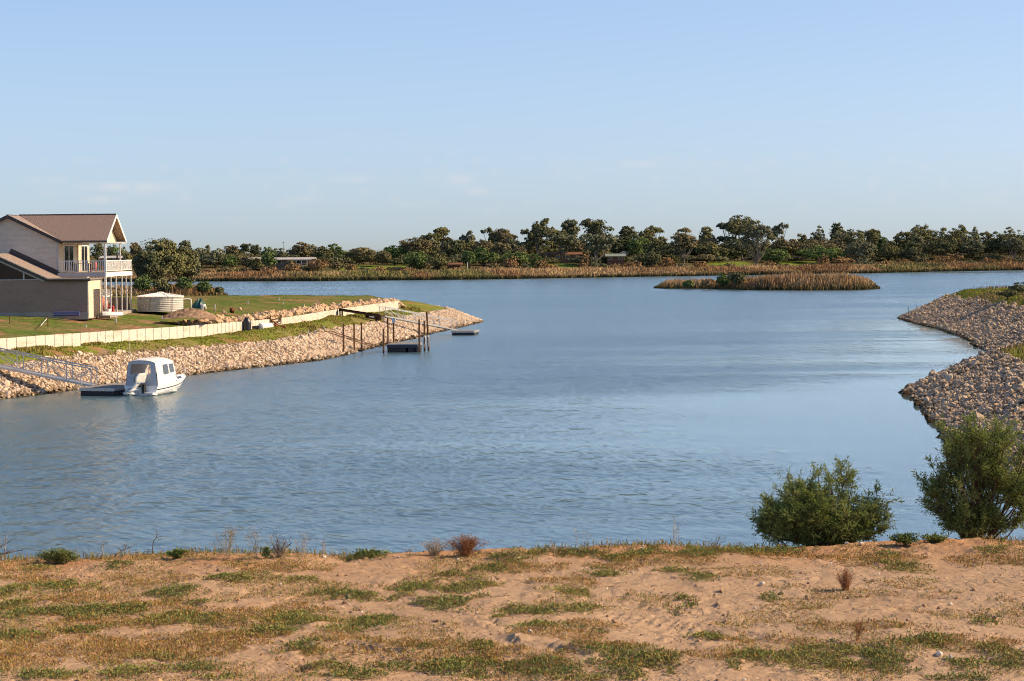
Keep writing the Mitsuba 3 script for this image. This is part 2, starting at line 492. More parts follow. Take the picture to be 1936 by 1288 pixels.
struct("house_ground", gridpts(np.concatenate([startcap, P3, endcap], 0)), "house_lawn", "grassy building ground behind the cream wall", smooth=True)
banked("right_bank", grid(np.concatenate([np.arange(14, 90, 1.0), np.arange(90, 424, 9.0)]), np.arange(44, 316, 1.0), z_right), "right_ground", "low right bank with two stony points", lambda X, Y: depth_in(RIGHT_LAND, X, Y) < np.where((Y > 164) & (Y < 179), 4.4, 5.6))
fy = np.concatenate([np.arange(560, 1000, 8.0), np.arange(1000, 9000, 260.0)])
struct("far_shore", grid(np.concatenate([np.arange(-2600, -420, 90.0), np.arange(-420, 480, 8.0), np.arange(480, 2800, 90.0)]), fy, z_far), "far_ground", "low grassy far shore under the trees", smooth=True)
struct("headland", grid(np.concatenate([np.arange(-300, -120, 15.0), np.arange(-120, -50, 2.0)]), np.arange(385, 480, 2.0), z_head), "marsh_ground", "marshy headland behind the house", smooth=True)
struct("island", grid(np.arange(30, 88, 1.5), np.arange(440, 500, 1.5), z_isle), "marsh_ground", "flat reedy island in mid water", smooth=True)

# ---------------------------------------------------------------- stone revetments
R1 = np.random.default_rng(11)


def stone_colours(n, rng, light, dark, k, z=None):
    t = rng.beta(2.0, 1.3, n)[:, None]
    c = np.asarray(dark) * (1 - t) + np.asarray(light) * t
    warm = rng.uniform(0, 1, n)[:, None] ** 3
    c = c * (1 - warm * [0.0, 0.12, 0.22])
    if z is not None:  # weed and wet stain just above the waterline
        wet = np.clip((0.20 + 0.10 * rng.normal(size=n) - z) / 0.16, 0, 1)[:, None]
        c = c * (1 - wet) + np.array([0.055, 0.042, 0.026]) * wet
    return repcol(c, k)


def along(shore, i0, i1, spacing, width, rng):
    """random points on land within width metres of part of a shoreline: (x, y)"""
    L = shapely.LineString(shore[i0:i1])
    n = int(L.length * width / spacing ** 2)
    s, o = rng.uniform(0, L.length, n), rng.uniform(-0.35, width, n)
    p = shapely.get_coordinates(shapely.line_interpolate_point(L, s)); q = shapely.get_coordinates(shapely.line_interpolate_point(L, np.minimum(s + 0.5, L.length)))
    p0 = shapely.get_coordinates(shapely.line_interpolate_point(L, np.maximum(s - 0.5, 0)))
    t = q - p0; t /= np.linalg.norm(t, axis=1, keepdims=True) + 1e-9
    return p, t, o


LIGHT_L, DARK_L = (0.66, 0.55, 0.435), (0.46, 0.35, 0.25)
p, t, o = along(LEFT_SHORE, 1, 21, 0.185, 4.7, R1)
q = p + np.stack([-t[:, 1], t[:, 0]], 1) * o[:, None]   # land lies left of the line's direction
d = depth_in(LEFT_LAND, q[:, 0], q[:, 1])
edge = 4.35 + 1.3 * nz(q[:, 0], q[:, 1], 0.5, 2)
keep = (d > -0.35) & (d < edge) & (q[:, 0] / q[:, 1] > -0.275)
q, d = q[keep], d[keep]
size = 0.100 * np.exp(R1.normal(0, 0.34, len(q)))
P = np.concatenate([q, (z_left(q[:, 0], q[:, 1]) + size * 0.25)[:, None]], 1)
v, f, k = rocks(P, size, R1)
part("left_bank", "riprap", (v, f), "vertex_tinted", color=stone_colours(len(P), R1, LIGHT_L, DARK_L, k, P[:, 2]), kind="stuff", label="pale broken limestone riprap facing the left bank")

LIGHT_R, DARK_R = (0.50, 0.405, 0.31), (0.27, 0.205, 0.15)
for shore_range, spacing, rad, width in (((1, 14), 0.196, 0.104, 6.6), ((13, 26), 0.225, 0.112, 7.4)):
    p, t, o = along(RIGHT_SHORE, *shore_range, spacing, width, R1)
    q = p + np.stack([t[:, 1], -t[:, 0]], 1) * o[:, None]
    d = depth_in(RIGHT_LAND, q[:, 0], q[:, 1])
    lim = width - 1.0 + 1.6 * nz(q[:, 0], q[:, 1], 0.35, 4)
    keep = (d > -0.35) & (d < lim) & ((q[:, 0] / q[:, 1] < 0.262) | (R1.uniform(size=len(q)) < .45)) & (q[:, 0] / q[:, 1] < 0.36) & (q[:, 1] > 58) & ~((q[:, 1] > 165) & (q[:, 1] < 178) & (d > 4.5))
    q = q[keep]
    size = rad * np.exp(R1.normal(-.10, 0.36, len(q)))
    P = np.concatenate([q, (z_right(q[:, 0], q[:, 1]) + size * R1.uniform(.1, 1.0, len(q)))[:, None]], 1)
    col_ = stone_colours(len(P), R1, LIGHT_R, DARK_R, 1, P[:, 2])
    near = np.zeros(len(P), bool)
    if shore_range[0] == 1:   # the biggest and nearest stones are pieces of their own
        score = size / P[:, 1] * ((P[:, 0] / P[:, 1] < 0.249) & (P[:, 1] > 86))
        near[np.argsort(-score)[:280]] = True
    v, f, k = rocks(P[~near], size[~near], R1)
    part("right_bank", "riprap", (v, f), "vertex_tinted", color=repcol(col_[~near], k), kind="stuff", label="brown stone riprap covering the right bank's points")
    for pp, s_, cc in zip(P[near], size[near], col_[near]):
        v, f, k = rocks(pp[None], np.array([s_ * 1.05]), R1, ico=ICO)
        part("right_bank", "rock", (v, f), "vertex_tinted", color=repcol(cc[None], k))
# ================================================================ concrete sleeper retaining wall
scene["cream_concrete"] = weather((0.585, 0.545, 0.475), (0.47, 0.42, 0.345), 3.0, 0.7)
scene["wall_steel"] = rough((0.17, 0.155, 0.14), 0.6)
scene["galvanised"] = rough((0.36, 0.35, 0.33), 0.45, 0.6)
wall = thing("retaining_wall", "long cream concrete sleeper retaining wall running along the grassy left bank", "wall")
bend = float(np.interp(396, [p[0][0] for p in WALL_PX], WALL_CUM))
s_, rw = 0.0, np.random.default_rng(5)
while s_ < WALL_CUM[-1] - 0.3:
    L = 1.21 if s_ < bend else 0.74
    a, b = wall_at(s_), wall_at(min(s_ + L, WALL_CUM[-1]))
    dirn = b - a; dirn[2] = 0; Lh = np.linalg.norm(dirn); dirn /= Lh
    nrm = np.array([dirn[1], -dirn[0], 0])
    parts, zt = [], (a[2] + b[2]) / 2 + rw.normal(0, 0.008)
    for r in range(5):
        z1 = zt - 0.2 * r
        off = rw.normal(0, 0.004)
        c = (a + b) / 2; c = np.array([c[0], c[1], z1 - 0.0985]) + nrm * off
        parts.append(obox(c, dirn, nrm, (0, 0, 1), Lh / 2 - 0.040, 0.04, 0.0965))
    core = (a + b) / 2
    parts.append(obox((core[0], core[1], zt - 0.5), dirn, nrm, (0, 0, 1), Lh / 2 - 0.042, 0.028, 0.48))
    part(wall, "panel", join(parts), "cream_concrete")
    part(wall, "post", obox((a[0] - nrm[0] * .01, a[1] - nrm[1] * .01, zt - 0.52), dirn, nrm, (0, 0, 1), 0.036, 0.034, 0.515), "wall_steel")
    s_ += L
e = wall_at(WALL_CUM[-1])
part(wall, "end_panel", obox((e[0] + 0.01, e[1] + 0.08, e[2] - 0.52), dirn, nrm, (0, 0, 1), 0.05, 0.12, 0.55), "cream_concrete")

# ================================================================ two-storey house
GZ = 4.12
scene["weatherboard"] = weather((0.60, 0.51, 0.42), (0.53, 0.445, 0.365), 6.0, 0.8)
scene["block_wall"] = weather((0.285, 0.21, 0.172), (0.245, 0.178, 0.145), 2.0, 0.9)
scene["cream_brick"] = weather((0.66, 0.56, 0.42), (0.58, 0.48, 0.35), 2.0, 1.1)
scene["cream_render"] = weather((0.66, 0.56, 0.41), (0.60, 0.50, 0.36), 1.0, 0.7)
scene["roof_steel"] = {"type": "bumpmap", "scale": 1.0, "bump": mikit.proc(lambda p, n, uv: 0.003 * dr.sin(p.x * 2 * np.pi / 0.19)), "nested": rough((0.200, 0.145, 0.120), 0.6, 0.0)}
scene["roof_steel_side"] = {"type": "bumpmap", "scale": 1.0, "bump": mikit.proc(lambda p, n, uv: 0.003 * dr.sin(p.y * 2 * np.pi / 0.19)), "nested": rough((0.215, 0.165, 0.138), 0.6, 0.0)}
scene["dark_trim"] = rough((0.050, 0.040, 0.038), 0.6)
scene["white_paint"] = rough((0.74, 0.71, 0.66), 0.5)
scene["grey_paint"] = rough((0.42, 0.40, 0.39), 0.5)
scene["dark_glass"] = rough((0.012, 0.014, 0.018), 0.06, 0.0, 0.9)
scene["brown_glass"] = rough((0.035, 0.018, 0.012), 0.25, 0.0, 0.3)
scene["dark_door"] = rough((0.055, 0.040, 0.030), 0.5)
scene["concrete"] = weather((0.34, 0.31, 0.28), (0.26, 0.23, 0.20))
H = thing("house", "two-storey cream weatherboard house with brown steel gable roofs and a first-floor balcony", "house")
XC, XR, XM = -37.3, -33.4, -41.3     # upper right wall, balcony edge, main ridge
YF, YL = 169.0, 164.0                # upper front wall, lower front wall
# upper storey walls: body with a gable towards the camera
front = np.array([[-45.3, GZ], [XC, GZ], [XC, 10.22], [XM, 12.18], [-45.3, 10.22]])
up = part(H, "upper_wall", prism(front, 1, YF, 181.5), "weatherboard")
bm = []
for i in range(18):   # lapped boards on the front
    z = 7.3 + i * 0.27
    half = min(4.0, max(0.05, (12.18 - z - 0.1) / 0.49))
    bm.append(prism(np.array([[YF - 0.03, z], [YF + 0.05, z], [YF + 0.05, z + 0.262], [YF - 0.008, z + 0.262]]), 0, max(-45.3, XM - half), min(XC, XM + half)))
part(up, "cladding_boards", join(bm), "weatherboard")
part(up, "corner_trim", box(XC - 0.11, XC + 0.025, YF - 0.045, YF + 0.1, 7.2, 10.2), "grey_paint")
# lit side wall behind the balcony, with a slider and a door
part(H, "side_wall", box(XC + 0.004, XC + 0.06, YF + 0.1, 181.4, 7.5, 10.12), "cream_render")
for nm, y0, y1, z0, z1 in (("window", 171.1, 174.6, 7.62, 9.72), ("door", 177.9, 180.3, 7.58, 9.72)):
    w = part(H, nm, join([box(XC + .06, XC + .12, y0 - .08, y0, z0, z1 + .08), box(XC + .06, XC + .12, y1, y1 + .08, z0, z1 + .08), box(XC + .06, XC + .12, y0, y1, z1, z1 + .08),
                          box(XC + .06, XC + .12, (y0 + y1) / 2 - .05, (y0 + y1) / 2 + .05, z0, z1)]), "white_paint")
    part(w, "pane", box(XC + .05, XC + .082, y0, (y0 + y1) / 2 - .05, z0, z1), "dark_glass")
    part(w, "pane", box(XC + .05, XC + .082, (y0 + y1) / 2 + .05, y1, z0, z1), "dark_glass")
part(H, "downpipe", tube([(XC + .13, 176.2, 7.5), (XC + .13, 176.2, 10.1)], 0.045, 8), "cream_render")


def slope(x0, z0, x1, z1, y0, y1, th=0.09):
    dx, dz = x1 - x0, z1 - z0; L = math.hypot(dx, dz); nx, nz_ = -dz / L * th, dx / L * th
    return prism(np.array([[x0, z0], [x1, z1], [x1 + nx, z1 + nz_], [x0 + nx, z0 + nz_]]), 1, y0, y1)


r1 = part(H, "main_roof", join([slope(XM, 12.2, XC + 0.45, 10.02, YF - 0.35, 181.9), slope(-45.75, 10.02, XM, 12.2, YF - 0.35, 181.9)]), "roof_steel_side")
part(r1, "bargeboard", join([slope(XM, 12.02, XC + 0.45, 9.84, YF - 0.38, YF - 0.34, 0.26), slope(-45.75, 9.84, XM, 12.02, YF - 0.38, YF - 0.34, 0.26)]), "dark_trim")
part(r1, "soffit", slope(XM + .05, 12.0, XC + 0.44, 9.9, YF - 0.33, YF - 0.04, 0.03), "grey_paint")
part(r1, "ridge_cap", tube([(XM, YF - 0.36, 12.27), (XM, 181.9, 12.27)], 0.07, 6), "dark_trim")
# cross wing roof reaching over the balcony, gable end facing right
YR0, YRM, YR1, XG = 168.55, 172.75, 176.95, -33.15
def slab4(a, b, c, d, th=.09):
    P = np.array([a, b, c, d], float)
    return hull(np.vstack([P, P + [0, 0, th]]))


w_ = join([slab4((XC + .40, YR0, 10.06), (XG, YR0, 10.06), (XG, YRM, 12.24), (XM, YRM, 12.24)), slab4((XC + .40, YR1, 10.06), (XG, YR1, 10.06), (XG, YRM, 12.243), (XM, YRM, 12.243))])
r2 = part(H, "balcony_roof", w_, "roof_steel")
part(r2, "ridge_cap", tube([(XM, YRM, 12.35), (XG, YRM, 12.35)], 0.07, 6), "dark_trim")
part(r2, "gutter", tube([(XC + .4, YR0 - .04, 10.06), (XG, YR0 - .04, 10.06)], 0.07, 6), "dark_trim")
part(r2, "bargeboard", join([prism(np.array([[YR0 - .03, 9.93], [YRM, 12.14], [YRM, 12.36], [YR0 - .03, 10.17]]), 0, XG, XG + .05), prism(np.array([[YR1 + .03, 9.93], [YR1 + .03, 10.17], [YRM, 12.36], [YRM, 12.14]]), 0, XG, XG + .05)]), "white_paint", label="white bargeboard of the balcony gable")
part(r2, "gable_panel", prism(np.array([[YR0 + .35, 10.02], [YR1 - .35, 10.02], [YRM, 11.98]]), 0, XG - .78, XG - .70), "cream_render")
part(r2, "ceiling", box(XC + .14, XG - .02, YR0 + .1, YR1 - .1, 9.93, 9.985), "cream_render")
# balcony
BAL0, BAL1 = 168.9, 180.6
B = part(H, "balcony", join([box(XC + .1, XR, BAL0, BAL1, 7.36, 7.52)]), "concrete", label="first-floor balcony with baluster railings")
part(B, "fascia_beam", join([box(XC, XR - .03, BAL0 - .06, BAL0 - .004, 7.16, 7.50)]), "grey_paint")
part(B, "side_beam", join([box(XR + .002, XR + .06, BAL0 - .06, BAL1, 7.16, 7.50)]), "white_paint")
part(B, "handrail", join([box(XC + .03, XR + .03, BAL0 - .03, BAL0 + .03, 8.44, 8.50), box(XC + .03, XR - .03, BAL0 - .02, BAL0 + .02, 7.62, 7.66)]), "white_paint")
part(B, "side_handrail", join([box(XR - .02, XR + .04, BAL0 + .04, BAL1, 8.44, 8.50), box(XR - .01, XR + .03, BAL0 + .04, BAL1, 7.62, 7.66)]), "white_paint")
for i in range(26):
    x = XC + 0.12 + i * (XR - XC - 0.2) / 25
    part(B, "baluster", box(x - .02, x + .02, BAL0 - .018, BAL0 + .018, 7.66, 8.44), "white_paint")
bal = []
for i in range(90):
    y = BAL0 + 0.1 + i * (BAL1 - BAL0 - .2) / 89
    bal.append(box(XR - .008, XR + .028, y - .022, y + .022, 7.66, 8.44))
part(B, "side_balusters", join(bal), "white_paint", kind="stuff")
for y, w in ((168.95, .085), (175.5, .06)):
    part(H, "balcony_post", box(XR - w, XR + w, y - w, y + w, GZ - .1, 9.95) if y < 170 else box(XR - w, XR + w, y - w, y + w, 7.5, 9.95), "white_paint")
for y in (171.1, 173.5, 176.0, 178.1, 180.2):
    part(H, "lower_post", box(XR - .05, XR + .05, y - .05, y + .05, GZ - .2, 7.17), "white_paint")
part(H, "slab", box(XC - .2, XR + .3, YF + .1, 181, GZ - .35, GZ + .02), "concrete")
# ground-floor wall under the balcony with glass doors
gl = part(H, "glass_door", join([box(XC + .004, XC + .07, y - .05, y + .05, GZ, 6.6) for y in (170.2, 172.0, 173.8, 175.6, 177.4)] + [box(XC + .004, XC + .07, 170.2, 177.4, 6.5, 6.6)]), "white_paint")
for y in (170.2, 172.0, 173.8, 175.6):
    part(gl, "pane", box(XC + .003, XC + .04, y + .05, y + 1.75, GZ, 6.5), "dark_glass")
part(H, "back_wall", box(-41, XR - .4, 181.6, 181.75, GZ, 5.2), "block_wall")
# lower front wing
LW = part(H, "lower_wall", box(-49.5, -33.9, YL, YF - .05, GZ - .3, 6.98), "block_wall")
EN = part(H, "end_wall", join([box(-33.898, -33.80, YL - .02, 165.9, GZ - .2, 7.0), box(-33.898, -33.80, 168.6, YF - .08, GZ - .2, 7.0), box(-33.898, -33.80, 165.9, 168.6, 6.2, 7.0)]), "cream_brick", label="sunlit cream brick end wall with a dark doorway")
cr = []
for r in range(33):
    z = GZ + r * 0.086
    for (y0, y1) in ((YL, 165.88), (168.62, YF - .1)) if z < 6.15 else ((YL, YF - .1),):
        cr.append(box(-33.802, -33.79, y0, y1, z, z + .074))
part(EN, "brick_courses", join(cr), "cream_brick", kind="stuff")
part(H, "lower_door", box(-33.897, -33.86, 165.9, 168.6, GZ - .2, 6.2), "dark_door", label="dark recessed double door in the end wall")
part(H, "verge_post", box(-33.82, -33.70, YF - .07, YF + .05, GZ - .2, 7.1), "white_paint")
lr = part(H, "lower_roof", join([slope(-41.3, 9.06, -37.0, 7.06, YL - .25, YF - .06), slope(-45.6, 7.06, -41.3, 9.06, YL - .25, YF - .06), box(-37.05, -33.6, YL - .25, YF - .06, 7.0, 7.09)]), "roof_steel_side")
part(lr, "bargeboard", join([slope(-41.3, 8.84, -37.0, 6.84, YL - .3, YL - .252, 0.24), box(-36.98, -33.58, YL - .3, YL - .252, 6.86, 7.06)]), "dark_trim")
part(lr, "edge_flashing", join([slope(-41.3, 9.06, -37.0, 7.06, YL - .3, YL - .251, 0.07), box(-36.97, -33.58, YL - .3, YL - .251, 7.063, 7.12)]), "cream_render")
part(lr, "flashing", slope(-41.3, 9.17, XC, 7.25, YF - .058, YF - .034, 0.42), "dark_trim", label="dark flashing where the lower roof meets the wall")
gw = part(H, "gable_window", join([slope(-41.3, 8.66, -37.35, 6.83, YL - .05, YL + .03, 0.14), box(-44, -37.5, YL - .05, YL + .03, 6.99, 7.06), box(-38.99, -38.88, YL - .05, YL + .03, 7.06, 7.62), box(-40.95, -40.84, YL - .05, YL + .03, 7.06, 8.4)]), "grey_paint", label="triangular dark window under the lower roof")
part(gw, "pane", prism(np.array([[-44, 7.05], [-37.6, 7.05], [-41.3, 8.78]]), 1, YL - .02, YL + .01), "brown_glass")

part(lr, "gutter", tube([(-36.95, YL - .33, 7.0), (-33.6, YL - .33, 6.99)], .06, 6), "dark_trim")
part(H, "wall_base", box(-49.5, -33.86, YL - .03, YL - .003, GZ - .3, GZ + .28), "concrete")
# ---- things on and under the balcony
scene["orange_plastic"] = rough((0.62, 0.10, 0.05), 0.45)
scene["buoy_pink"] = rough((0.66, 0.22, 0.15), 0.5)
scene["red_plastic"] = rough((0.45, 0.035, 0.03), 0.45)
scene["timber_yellow"] = mottled((0.42, 0.25, 0.09), (0.34, 0.19, 0.07), 6)
scene["gelcoat"] = {"type": "principled", "base_color": {"type": "rgb", "value": [0.76, 0.75, 0.72]}, "roughness": 0.28, "specular": 0.5, "clearcoat": 0.5}
scene["gelcoat"] = two(scene["gelcoat"])
scene["grey_hull"] = rough((0.13, 0.12, 0.12), 0.5)
t = thing("balcony_table", "small yellow timber table on the balcony", "table")
part(t, "table_top", box(-36.6, -35.2, 171.4, 172.4, 8.22, 8.27), "timber_yellow")
for x in (-36.5, -35.3):
    for y in (171.5, 172.3):
        part(t, "leg", box(x - .04, x + .04, y - .04, y + .04, 7.52, 8.22), "dark_trim")
for i, (x, y) in enumerate(((-34.95, 171.9), (-34.3, 173.3))):
    c = thing("plastic_chair", ("orange plastic chair beside the balcony table", "orange-red plastic chair nearest the balcony corner post")[i], "chair")
    part(c, "seat", box(x - .22, x + .22, y - .22, y + .22, 7.92, 7.98), "orange_plastic")
    part(c, "backrest", box(x + .17, x + .22, y - .22, y + .22, 8.0, 8.36), "orange_plastic")
    for a, b in ((-.2, -.2), (.2, -.2), (-.2, .2), (.2, .2)):
        part(c, "leg", tube([(x + a, y + b, 7.52), (x + a * .9, y + b * .9, 7.93)], 0.02, 5), "orange_plastic")


def runabout(key, c, ang, L, bm_, dk, z0, hullmat):
    n, S = 11, []
    for i in range(n):
        t_ = i / (n - 1); v = t_ * L
        b = bm_ / 2 * (1 - max(0, (t_ - .35) / .65) ** 2.2) + .02
        zg = dk + .18 * t_ ** 2; zk = 0 + .42 * max(0, (t_ - .55) / .45) ** 2
        S.append([(-b, v, zg), (-b * .9, v, zk + .3 * dk), (0, v, zk), (b * .9, v, zk + .3 * dk), (b, v, zg)])
    P = np.array(S, float) + [0, 0, z0]
    m = gridpts(P); m = join([m, (P[0], np.array([[0, 1, 2], [0, 2, 3], [0, 3, 4]]))])
    part(key, "hull", rot(shift(m, c), ang, c), hullmat, smooth=35)
    g = join([tube(P[:, 0], .05, 6), tube(P[:, 4], .05, 6)])
    part(key, "gunwale", rot(shift(g, c), ang, c), "gelcoat")
    dkm = gridpts(np.stack([P[:, 0], (P[:, 0] + P[:, 4]) / 2 + [0, 0, .05], P[:, 4]], 1) - [0, 0, .03])
    part(key, "deck", rot(shift(dkm, c), ang, c), "gelcoat")


t = thing("stored_boat", "grey-hulled runabout with a white gunwale stored on a trailer under the balcony", "boat")
runabout(t, np.array([-35.4, 169.9, GZ]), math.radians(-9), 6.4, 1.9, 0.75, 0.55, "grey_hull")
part(t, "windscreen", hull([(-35.2, 174.3, 5.4), (-33.9, 174.3, 5.4), (-35.0, 175.2, 5.4), (-34.1, 175.2, 5.4), (-34.95, 174.1, 6.05), (-34.05, 174.1, 6.05)]), "gelcoat")
part(t, "canopy", hull([(-35.4, 173.0, 6.2), (-33.7, 173.0, 6.2), (-35.4, 175.0, 6.2), (-33.7, 175.0, 6.2), (-35.2, 173.3, 6.4), (-33.9, 173.3, 6.4), (-35.2, 174.7, 6.4), (-33.9, 174.7, 6.4)]), "grey_hull")
part(t, "trailer_frame", join([box(-35.9, -35.8, 170, 175.5, 4.4, 4.5), box(-34.4, -34.3, 170, 175.5, 4.4, 4.5), box(-35.9, -34.3, 172.4, 172.5, 4.38, 4.46), tube([(-35.1, 175.5, 4.45), (-34.9, 178, 4.5)], .05)]), "galvanised")
for x in (-36.05, -34.15):
    part(t, "wheel", shift((lathe([(0, -.1), (.26, -.1), (.31, -.05), (.31, .05), (.26, .1), (0, .1)], 16)[0] @ np.array([[0, 0, 1], [0, 1, 0], [-1, 0, 0]]), lathe([(0, -.1), (.26, -.1), (.31, -.05), (.31, .05), (.26, .1), (0, .1)], 16)[1]), (x, 172.4, GZ + .31)), "dark_trim", smooth=40)
def ball(c, r, sx=1.0, sz=1.0):
    s = trimesh.creation.icosphere(subdivisions=2, radius=r)
    return s.vertices * [sx, sx, sz] + np.asarray(c, float), s.faces
t = thing("mooring_buoy", "large pinkish-orange buoy standing by the balcony's corner post", "buoy")
part(t, "float", ball((-33.75, 169.55, GZ + .78), .42, 1, 1.25), "buoy_pink", smooth=True)
part(t, "eye", tube([(-33.75, 169.55, GZ + 1.26), (-33.75, 169.55, GZ + 1.42)], .06, 8), "red_plastic")
t = thing("fuel_can", "red fuel can on the slab under the balcony", "fuel can")
part(t, "can_body", hull([(-33.6 + a * .28, 171.9 + b * .2, GZ + c) for a in (-1, 1) for b in (-1, 1) for c in (.02, .5)] + [(-33.6 + a * .18, 171.9 + b * .14, GZ + .58) for a in (-1, 1) for b in (-1, 1)]), "red_plastic")
part(t, "spout", tube([(-33.5, 171.9, GZ + .55), (-33.35, 171.9, GZ + .75)], .045, 6), "dark_trim")
t = thing("white_bucket", "white bucket at the foot of the balcony's corner post", "bucket")
part(t, "pail", lathe([(0, 0), (.17, 0), (.21, .46), (.195, .46), (.16, .04), (0, .04)], 16, (-33.1, 168.6, GZ - .06)), "white_paint", smooth=40)
part(t, "bucket_handle", tube([(-33.31, 168.6, GZ + .38), (-33.27, 168.6, GZ + .56), (-33.1, 168.6, GZ + .64), (-32.93, 168.6, GZ + .56), (-32.89, 168.6, GZ + .38)], .012, 5), "galvanised")
t = thing("overturned_dinghy", "small white overturned dinghy on the dirt in front of the balcony posts", "dinghy")
P = []
for i in range(9):
    u = i / 8; b = .48 * math.sin(math.pi * min(1, .18 + u * .82)) ** .6
    P.append([(-.9 + 1.8 * u, -b, 0), (-.9 + 1.8 * u, -b * .8, .26 * (1 - .3 * u)), (-.9 + 1.8 * u, 0, .34 * (1 - .3 * u)), (-.9 + 1.8 * u, b * .8, .26 * (1 - .3 * u)), (-.9 + 1.8 * u, b, 0)])
part(t, "hull", rot(shift(gridpts(np.array(P)), (-32.7, 168.0, GZ - .12)), .5, (-32.7, 168, 0)), "gelcoat", smooth=40)
part(t, "rubbing_strip", rot(shift(join([tube(np.array(P)[:, 0], .03, 5), tube(np.array(P)[:, 4], .03, 5)]), (-32.7, 168.0, GZ - .1)), .5, (-32.7, 168, 0)), "grey_paint")
scene["blue_pipe"] = rough((0.055, 0.065, 0.16), 0.5)
t = thing("pipe_bundle", "bundle of dark blue pipes lying along the foot of the house wall", "pipes")
for i, (dy, dz) in enumerate(((0, 0), (.2, 0), (.1, .17))):
    part(t, "pipe", tube([(-36.4, 163.3 - dy, GZ + .1 + dz), (-34.35, 163.3 - dy, GZ + .1 + dz)], .1, 8), "blue_pipe", smooth=40)

# ================================================================ water tank, mound, tarpaulin
scene["tank_steel"] = rough((0.48, 0.455, 0.42), 0.5, 0.0)
tc = at(296, 590, 3.95); tc[1] += 2.0
K = thing("water_tank", "squat cream corrugated water tank with a shallow conical lid beyond the balcony", "water tank")
prof = [(0, 0)] + [(2.0 + .030 * math.sin(2 * math.pi * z / .16), z) for z in np.linspace(0, 1.28, 97)]
part(K, "tank_wall", lathe(prof, 96, tc), "tank_steel", smooth=True)
part(K, "tank_roof", lathe([(2.08, 1.26), (2.1, 1.33), (1.5, 1.42), (.25, 1.60), (0, 1.6)], 24, tc), "white_paint")
part(K, "lid_cap", lathe([(.3, 1.58), (.3, 1.70), (0, 1.72)], 16, tc), "white_paint")
ribs = [beam(tc + [2.05 * math.cos(a), 2.05 * math.sin(a), 1.36], tc + [.25 * math.cos(a), .25 * math.sin(a), 1.63], .05, .06) for a in np.arange(12) * math.pi / 6]
part(K, "roof_ribs", join(ribs), "white_paint", kind="stuff")
for a in (-1.9, -1.45, -2.5, -.9):
    part(K, "strap", tube([tc + [2.06 * math.cos(a), 2.06 * math.sin(a), 0], tc + [2.06 * math.cos(a + .05), 2.06 * math.sin(a + .05), 1.3]], .02, 5), "galvanised")
pr = tc + [2.0, 0, 1.08]
part(K, "overflow_pipe", tube([pr, pr + [.55, 0, .02], pr + [.70, -.02, -.08], pr + [.72, -.02, -.25], pr + [.72, -.02, -1.1]], .055, 8), "white_paint", smooth=40)
scene["mound_soil"] = mottled((0.30, 0.20, 0.135), (0.20, 0.13, 0.09), 2.2, 3.0, (0.36, 0.26, 0.18))
mc = at(352, 597, 3.9)


def mound(c, rx, ry, h, seed, n=46):
    g = np.linspace(-1, 1, n); U, V = np.meshgrid(g, g, indexing="ij"); r = np.sqrt(U ** 2 + V ** 2)
    q = np.stack([U * 4, V * 4, 0 * U], -1)
    z = h * np.clip(1 - r ** 1.5, -0.15, 1) * (.7 + .6 * meshkit.fbm(q, 4, seed)) + .22 * (meshkit.fbm(q * 3.5, 3, seed + 3) - .5) * (r < 1)
    return gridpts(np.stack([c[0] + U * rx, c[1] + V * ry, c[2] + z], -1))


one("soil_mound", mound(mc + [0.1, 1.2, -.12], 2.25, 2.0, 0.74, 4), "mound_soil", "brown heap of excavated soil in front of the water tank", "soil mound", smooth=True)
scene["green_tarp"] = rough((0.010, 0.062, 0.052), 0.45, 0, 0.5)
tp = at(374, 583, 3.85) + [0, .8, 0]
ang = np.linspace(0, 2 * np.pi, 25)[:-1]; rt = np.random.default_rng(3)
rings = []
for rr, hh in ((.72, 0.0), (.64, .18), (.50, .42), (.34, .62), (.22, .80), (.10, .88), (.01, .9)):
    fold = 1 + .16 * np.sin(ang * 6 + rr * 5) + .05 * rt.normal(size=24)
    rings.append(np.stack([rr * fold * np.cos(ang) + .08 * (1 - rr), rr * fold * np.sin(ang), hh + .05 * np.sin(ang * 5)], -1))
TPm = np.array(rings); TPm = np.concatenate([TPm, TPm[:, :1]], 1) + tp
U_ = thing("covered_pump", "dark green tarpaulin draped over a pump behind the soil heap", "tarpaulin")
part(U_, "tarpaulin", gridpts(TPm), "green_tarp", smooth=30)
part(U_, "drum", lathe([(0, -.2), (.24, -.2)] + [(.24 + .015 * math.sin(z * 50), z) for z in np.linspace(-.2, .32, 24)] + [(0, .32)], 20, tp + [.48, -.62, .05]), "gelcoat", smooth=40)
part(U_, "pump_frame", join([tube([tp + [a, b, -.15], tp + [a * .3, b * .3, .8]], .03, 5) for a in (-.5, .5) for b in (-.5, .5)]), "galvanised")

# ================================================================ rubble strip behind the wall, slabs
Rr = np.random.default_rng(17)
s0 = float(np.interp(385, [p[0][0] for p in WALL_PX], WALL_CUM))
ns = 1300
s = s0 + (WALL_CUM[-1] - s0) * Rr.uniform(0, 1, ns) ** 0.95
w = wall_at(s); fr = (s - s0) / (WALL_CUM[-1] - s0)
off = Rr.uniform(0.25, 1, ns) * np.interp(fr, [0, .06, .3, .7, 1], [3.2, 3.2, 3.6, 3.4, 2.6]); off *= np.where(Rr.uniform(size=ns) < .5, .6, 1)
tgt = np.stack([np.interp(s, WALL_CUM, BACK[:, i]) for i in range(2)], -1); dd = tgt - w[:, :2]; dd /= np.linalg.norm(dd, axis=1, keepdims=True)
